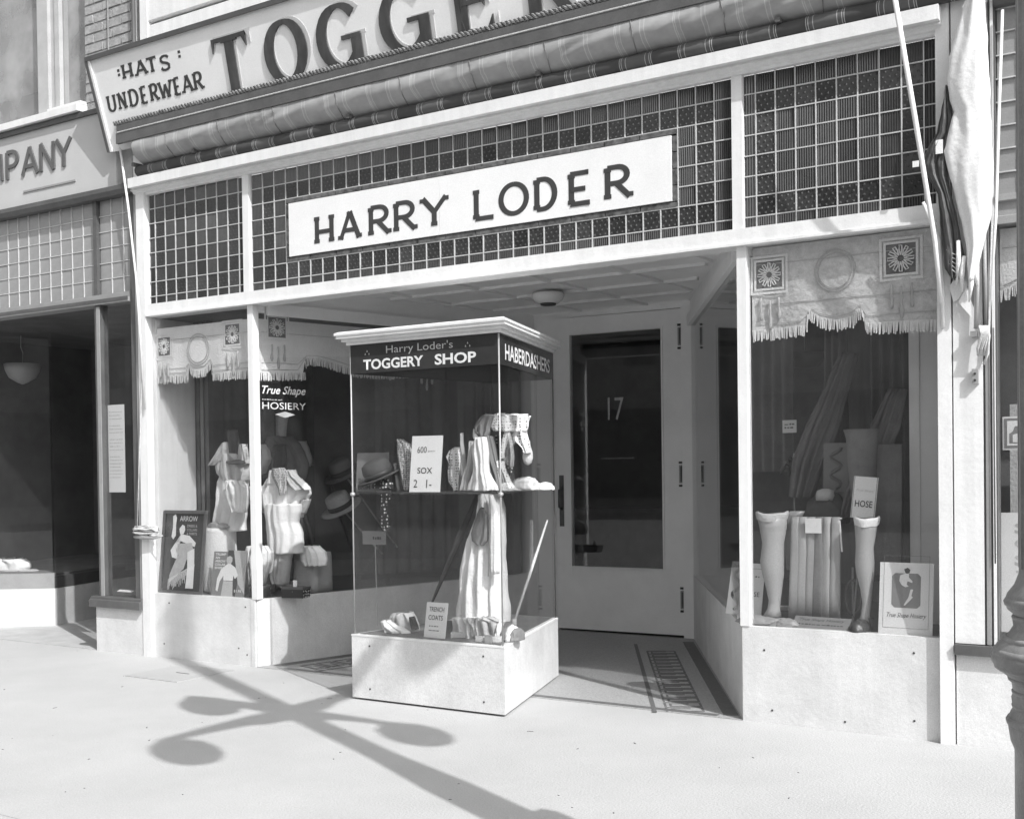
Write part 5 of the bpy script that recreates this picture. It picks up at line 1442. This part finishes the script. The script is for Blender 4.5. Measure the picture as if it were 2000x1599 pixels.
for x in (-.058, .058): box('edge_line', INK, h1, x-.001, x+.001, -.0012, -.0004, 0, .215)
MB().tube([(0,.01,0),(0,.02,-(h1.location.z-FZ2))], .005, 6).build('card_stem', METAL, h1)
p1, w1 = quadcard('hosiery_poster', 'large cream hosiery poster with a bending figure on a grey ground', 'poster', (1722,1240), (1828,1247), (1742,1098), .05, 8)
p1.location.x = 5.385
hp1 = .415
for x in (-w1/2+.02, w1/2-.021): box('rule', CLOTHM, p1, x, x+.0012, -.0012, -.0004, .03, hp1-.03)
for z in (.03, hp1-.03): box('rule', CLOTHM, p1, -w1/2+.02, w1/2-.02, -.0012, -.0004, z, z+.0012)
flat(p1, 'grey_ground_print', [(-.055,.30),(-.07,.285),(-.07,.145),(-.055,.13),(.055,.13),(.07,.145),(.07,.285),(.055,.30)], CARDG, -.0010)
flat(p1, 'hair_print', [(-.012,.32),(.005,.328),(.018,.318),(.014,.302),(-.004,.298)], INK, -.0016)
flat(p1, 'body_print', [(-.03,.29),(-.005,.300),(.012,.298),(.012,.28),(.03,.262),(.028,.254),(.006,.262),(.002,.245),(.012,.236),(-.004,.232),(-.022,.242),(-.034,.262)], CARD, -.0020)
flat(p1, 'leg_print', [(.022,.222),(.034,.222),(.026,.190),(.034,.184),(.018,.165),(-.004,.142),(-.010,.144),(.012,.182)], CARD, -.0022)
printed(p1, 'True Shape Hosiery', -.09, .10, .075, .105, INK, -.0012, .0, .4)
# lower plaque and side cards
pq = card('name_plaque', 'low grey lettered plaque lying at the front of the stocking window', 'plaque', Vector((ony(1602,1222,.08).x, .065, FZ2)), .30, .075, 45, -4, CARDG, .008)
printed(pq, 'True Shape Hosiery', -.12, .12, .042, .062, INK, -.001, .01, .3); fine_print(pq, -.12, .12, .018, .03, INK, -.001)
def rs(u, v, off=.05):
    nr_ = Vector((-dr.y, dr.x)); nr_ = nr_ if nr_.x > 0 else -nr_
    o_ = R0+nr_*off; return on(u, v, (o_.x,o_.y,0), (nr_.x,nr_.y,0))
for k, (u, v, w_, h_, lb, yw) in enumerate(((1432,1172,.15,.30,'narrow card with twining floral print beside the return glass',-32),(1462,1190,.15,.31,'plain white card with fancy border behind the corner post',-12))):
    b_ = Vector((ony(u,v,.42-.2*k).x, .42-.2*k, FZ2))
    o = card('hosiery_card', lb, 'card', b_, w_, h_, 10, yw)
    if k == 0:
        q = MB(); 
        q.tube([(.035*math.sin(i*.7), -.001, .03+i*.0125) for i in range(20)], .010, 6); q.build('vine_print', CLOTHM, o)
        printed(o, 'Wear', -.05, .03, .265, .285, CLOTHM, shear=.3)
    else:
        printed(o, 'SE', .02, .055, .13, .155, INK); fine_print(o, .02, .045, .23, .245, CLOTHM)
        box('rule', CLOTHM, o, -.062, .062, -.0012, -.0004, .28, .282)
# high leg form with torso fabric, at the back
uf = thing('high_leg_form', 'grey draped leg form raised at the back of the stocking window', 'leg form', (ony(1690,940,.42).x, .40, FZ2))
zt = ony(1690, 838, .40).z-FZ2
drape('grey_form', CLOTHM, uf, [(zt*.45,.0,0,.055,.05,.1),(zt*.6,.0,0,.06,.055,.1),(zt*.8,-.01,0,.075,.065,.1),(zt*.95,-.01,0,.082,.07,.2),(zt,-.015,0,.092,.08,.2)], 30, 5, .04, 3)
drape('hung_fabric', CLOTHM, uf, [(zt*.25,.10,.04,.07,.02,.6),(zt*.6,.10,.04,.08,.02,.5),(zt*.92,.10,.04,.085,.02,.3)], 30, 5, .1, 4)
MB().tube([(0,0,0),(0,0,zt*.5)], .012, 8).build('stem', METAL, uf)
cc = thing('cloth_hat', 'small pale cloth hat between the two stocking forms', 'hat', ony(1612,965,.5))
MB().lathe([(.05,-.035),(.052,-.01),(.045,.02),(.02,.03),(.002,.031)], n=20).build('crown', CLOTHL, cc, True, fix=True)
MB().tube([(0,0,-.03),(0,.0,-(cc.location.z-FZ2))], .006, 6).build('stand', METAL, cc)
crumple('dark_wrap', CLOTHD, cc, (0,.02,-.16), (.10,.06,.12), 77)
mir = card('floral_panel', 'dark floral panel standing behind the HOSE card', 'panel', Vector((ony(1632,960,.6).x,.60,ony(1632,960,.6).z)), .14, .27, 3, 0, CARDG)
MB().tube([(.03*math.sin(i*.8), -.002, .02+i*.0125) for i in range(19)], .010, 6).build('flower_print', CLOTHM, mir)
MB().tube([(0,.01,0),(0,.01,-(mir.location.z-FZ2))], .006, 6).build('panel_stem', METAL, mir)
tk = card('style_ticket', 'small white ticket pinned on the curtain in the stocking window', 'ticket', Vector((ony(1542,845,.9).x,.9,ony(1542,845,.9).z)), .085, .075, 0, 0)
fine_print(tk, -.03, .03, .022, .038, CLOTHM); fine_print(tk, -.03, .03, .042, .058, CLOTHM, seed=2)
# leaning rods, curtains, inner lamp
for k, (a, b) in enumerate((((1672,700,.85),(1560,905,.75)),((1745,800,.7),(1640,985,.6)))):
    p = ony(*a); q_ = ony(*b)
    o = thing('drapery_pole', ('long slanting drapery pole high in the stocking window', 'shorter slanting drapery pole behind the grey form')[k], 'pole', q_)
    MB().tube([Vector((0,0,0)), p-q_], .016, 8).build('pole', MIDW, o, True)
curtain('curtain', 'grey tapering curtain behind the corner post stocking', (ony(1468,700,1.1).x,1.1), (ony(1550,700,1.0).x,1.0), 1.3, 2.47, CLOTHM, 4, seed=5)
curtain('curtain', 'narrow grey curtain in the middle of the stocking window', (ony(1612,700,.9).x,.9), (ony(1655,700,.85).x,.85), 1.35, 2.47, CLOTHM, 3, seed=6)
curtain('curtain', 'grey curtain hung against the white board of the stocking window', (ony(1700,700,.62).x,.62), (ony(1782,700,.57).x,.57), .7, 2.47, CLOTHD, 4, seed=7)
bl_ = thing('bowl_lamp', 'half round frosted bowl lamp seen inside the stocking window', 'lamp', ony(1573,690,1.3))
MB().lathe([(.006,-.10),(.07,-.085),(.12,-.04),(.135,.0),(.125,.0)], n=28).build('bowl', mat('dim_glass', .22, .4, .1, 5), bl_, True, fix=True)
MB().tube([(0,0,0),(0,0,2.48-bl_.location.z)], .005, 6).build('stem', METAL, bl_)
for k, (lb, m_, rows, y_) in enumerate((
    ('dark folded drape falling slantwise behind the hosiery rack', CLOTHM, [(690,1640,1676),(760,1608,1660),(830,1575,1640),(900,1548,1612),(970,1540,1590)], .66),
    ('grey folded drape falling slantwise behind the HOSE card', CLOTHM, [(760,1735,1772),(830,1700,1760),(900,1676,1735),(960,1650,1700),(1010,1640,1675)], .50))):
    o = thing('slanting_drape', lb, 'drape', (ony(rows[-1][1], rows[-1][0], y_).x, y_, FZ2))
    cloth_px('folds', m_, o, rows, y_, .03, 4, .02, 60+k, wr=1.)
rbx = thing('stocking_box', 'flat pale box of folded stockings behind the corner leg form', 'box', (ony(1560,1190,.42).x, .42, FZ2), (0,0,R(20)))
box('box_tray', CARDG, rbx, -.11, .11, -.07, .07, 0, .05); box('tissue', CARD, rbx, -.10, .10, -.06, .06, .0505, .062)
stt = thing('shoe_tree', 'oval wooden shoe tree standing behind the slim stocking leg', 'shoe tree', (ony(1666,1205,.30).x, .30, FZ2))
k_ = stt.location
MB().tube([ony(1666+15*math.sin(t), 1166-34*math.cos(t), .30)-k_ for t in [2*math.pi*i/20 for i in range(21)]], .008, 6, False).build('hoop', MIDW, stt, True)
MB().tube([(0,0,0),(0,0,.30)], .006, 6).build('stem', METAL, stt)
ppf = thing('feather_stand', 'dark plumed ornament on a thin stand behind the corner stocking', 'ornament', (ony(1552,960,.75).x, .75, FZ2))
zt = ony(1552,885,.75).z-FZ2
MB().tube([(0,0,0),(0,0,zt)], .006, 6).build('stem', METAL, ppf)
for i in range(9):
    a = i*.75
    MB().tube([(0,0,zt-.02*i),(.05*math.cos(a),.03*math.sin(a),zt-.02*i+.03),(.09*math.cos(a),.05*math.sin(a),zt-.02*i-.02)], [.005,.014,.003], 6).build('plume', CLOTHD if i % 4 else CLOTHM, ppf, True)
gw = thing('loose_stockings', 'glossy rumpled stockings lying at the foot of the corner leg form', 'stockings', (ony(1505,1212,.09).x,.09,FZ2))
crumple('rumpled_silk', SILK2, gw, (-.05,0,0), (.10,.04,.03), 81, .5); crumple('rumpled_silk', SILK2, gw, (.08,.0,0), (.06,.03,.025), 82, .5)

# ================================================================== STREET LAMP
lr = ray(2095, 950); s0 = Vector((4.4586,-2.0717)); sdv = Vector((math.cos(SAZ), -math.sin(SAZ)))
# ground point where the sight line to the post crosses the line of its own shadow
A = Matrix(((lr.x, -sdv.x), (lr.y, -sdv.y))); rhs = Vector((s0.x-CP.x, s0.y-CP.y))
k_ = A.inverted() @ rhs
LP = Vector((CP.x+lr.x*k_[0], CP.y+lr.y*k_[0], 0))
lamp = thing('street_lamp', 'dark cast iron street lamp post with ringed baluster at the kerb', 'street lamp', LP)
MB().lathe([(0.19, 0), (0.19, 0.06), (0.206, 0.08), (0.181, 0.22), (0.141, 0.28), (0.131, 0.3), (0.118, 0.33), (0.118, 0.715), (0.126, 0.735), (0.132, 0.775), (0.127, 0.795), (0.121, 0.805), (0.124, 0.83), (0.12, 0.84), (0.124, 0.865), (0.131, 0.875), (0.149, 0.89), (0.163, 0.905), (0.165, 0.92), (0.153, 0.945), (0.131, 0.965), (0.119, 0.985), (0.121, 1.0), (0.119, 1.01), (0.131, 1.02), (0.136, 1.035), (0.131, 1.055), (0.116, 1.075), (0.107, 1.1), (0.105, 1.3), (0.103, 2.75), (0.074, 3.3), (0.07, 6.9), (0.09, 6.95), (0.03, 7.05)], n=32).build('post', IRON, lamp, True, fix=True)
for z_, rr_, r_ in ((1.036,.128,.011),(1.003,.116,.007),(.956,.136,.008),(.928,.153,.011),(.900,.150,.010),(.872,.124,.008),(.842,.118,.006),(.812,.118,.006),(.779,.126,.010),(.742,.120,.007)):
    MB().tube([(rr_*math.cos(t), rr_*math.sin(t), z_) for t in [2*math.pi*i/40 for i in range(41)]], r_, 8, False).build('collar_ring', IRON, lamp, True)
for k in range(12):
    a = 2*math.pi*k/12
    MB().tube([(.101*math.cos(a),.101*math.sin(a),1.11),(.098*math.cos(a),.098*math.sin(a),2.74)], .010, 5).build('flute', IRON, lamp, True)
box('street_plate', IRON, lamp, -.04, .04, -.10, .19, 1.70, 2.12)
def ghead(x, y, z):
    gp = bpy.data.objects.new('globe_head', None); COL.objects.link(gp); gp.parent = lamp; gp.location = (x,y,z)
    MB().lathe([(.02,.0),(.05,-.03),(.085,-.06),(.09,-.09)], n=20).build('cap', IRON, gp, True, fix=True)
    MB().lathe([(.085,-.09),(.140,-.16),(.160,-.27),(.150,-.38),(.11,-.47),(.03,-.53)], n=24).build('globe', SCREEN, gp, True, fix=True)
J = Vector((2.25,-.985)); dist = (Vector((LP.x,LP.y))-J).length; AH = dist*math.tan(SEL)
AH = min(AH, 5.0)
for ax, ay in ((.74,0),(-.74,0),(0,.84),(0,-.84)):
    MB().tube([(0,0,AH-.04),(ax*.3,ay*.3,AH-.01),(ax*.7,ay*.7,AH+.02),(ax*1.06,ay*1.06,AH+.03)], [.085,.075,.05,.030], 10).build('arm', IRON, lamp, True)
    MB().tube([(ax*.08,ay*.08,AH-.16),(ax*.30,ay*.30,AH-.12),(ax*.5,ay*.5,AH-.01)], [.035,.032,.02], 8).build('scroll', IRON, lamp, True)
    ghead(ax, ay, AH+.03)

# ================================================================== ACROSS THE STREET (met in the glass)
for k, (x0, x1, h, m_) in enumerate(((-34,-14,8.5,BRICKM),(-13.9,2,10,GREYF),(2.1,20,9,BRICKM),(20.1,40,8,GREYF))):
    lb = ['long brick block far up the other side of the street','tall grey commercial block facing the shop across the street','brick commercial block across the street right of the shop','low grey block far down the other side of the street'][k]
    o = thing('facing_building', lb, 'building', (0,0,0))
    box('wall', m_, o, x0, x1, -36, -24, -.14, h)
    n = int((x1-x0)/2.4)
    for i in range(n):
        for z in (4.6,) if h < 9.5 else (4.6, 7.4):
            xx_ = x0+.8+i*2.4
            MB().box(xx_, xx_+1.1, -23.999, -23.97, z, z+1.9).build('window', DARKER, o)
    box('shop_opening', DARKER, o, x0+.6, x1-.6, -23.999, -23.95, .4, 3.2)

# small chips and specks on the walk, too many and too small to count
q = MB(); rnd = random.Random(77)
for i in range(70):
    x = rnd.uniform(-1.5, 5.5); y = rnd.uniform(-2.9, -.1); r_ = rnd.choice((.002,.002,.003,.005)); a = rnd.uniform(0,3.1)
    L = r_*rnd.uniform(1,3.5)
    c_, s_ = math.cos(a), math.sin(a)
    q.prism([(x-L*c_+r_*s_*.5, y-L*s_-r_*c_*.5), (x+L*c_, y+L*s_), (x-L*c_*.4-r_*s_, y-L*s_*.4+r_*c_)], .0003, .0025)
o = stuff(q.build('litter', mat('litter', .16, .9, .5, 40)))
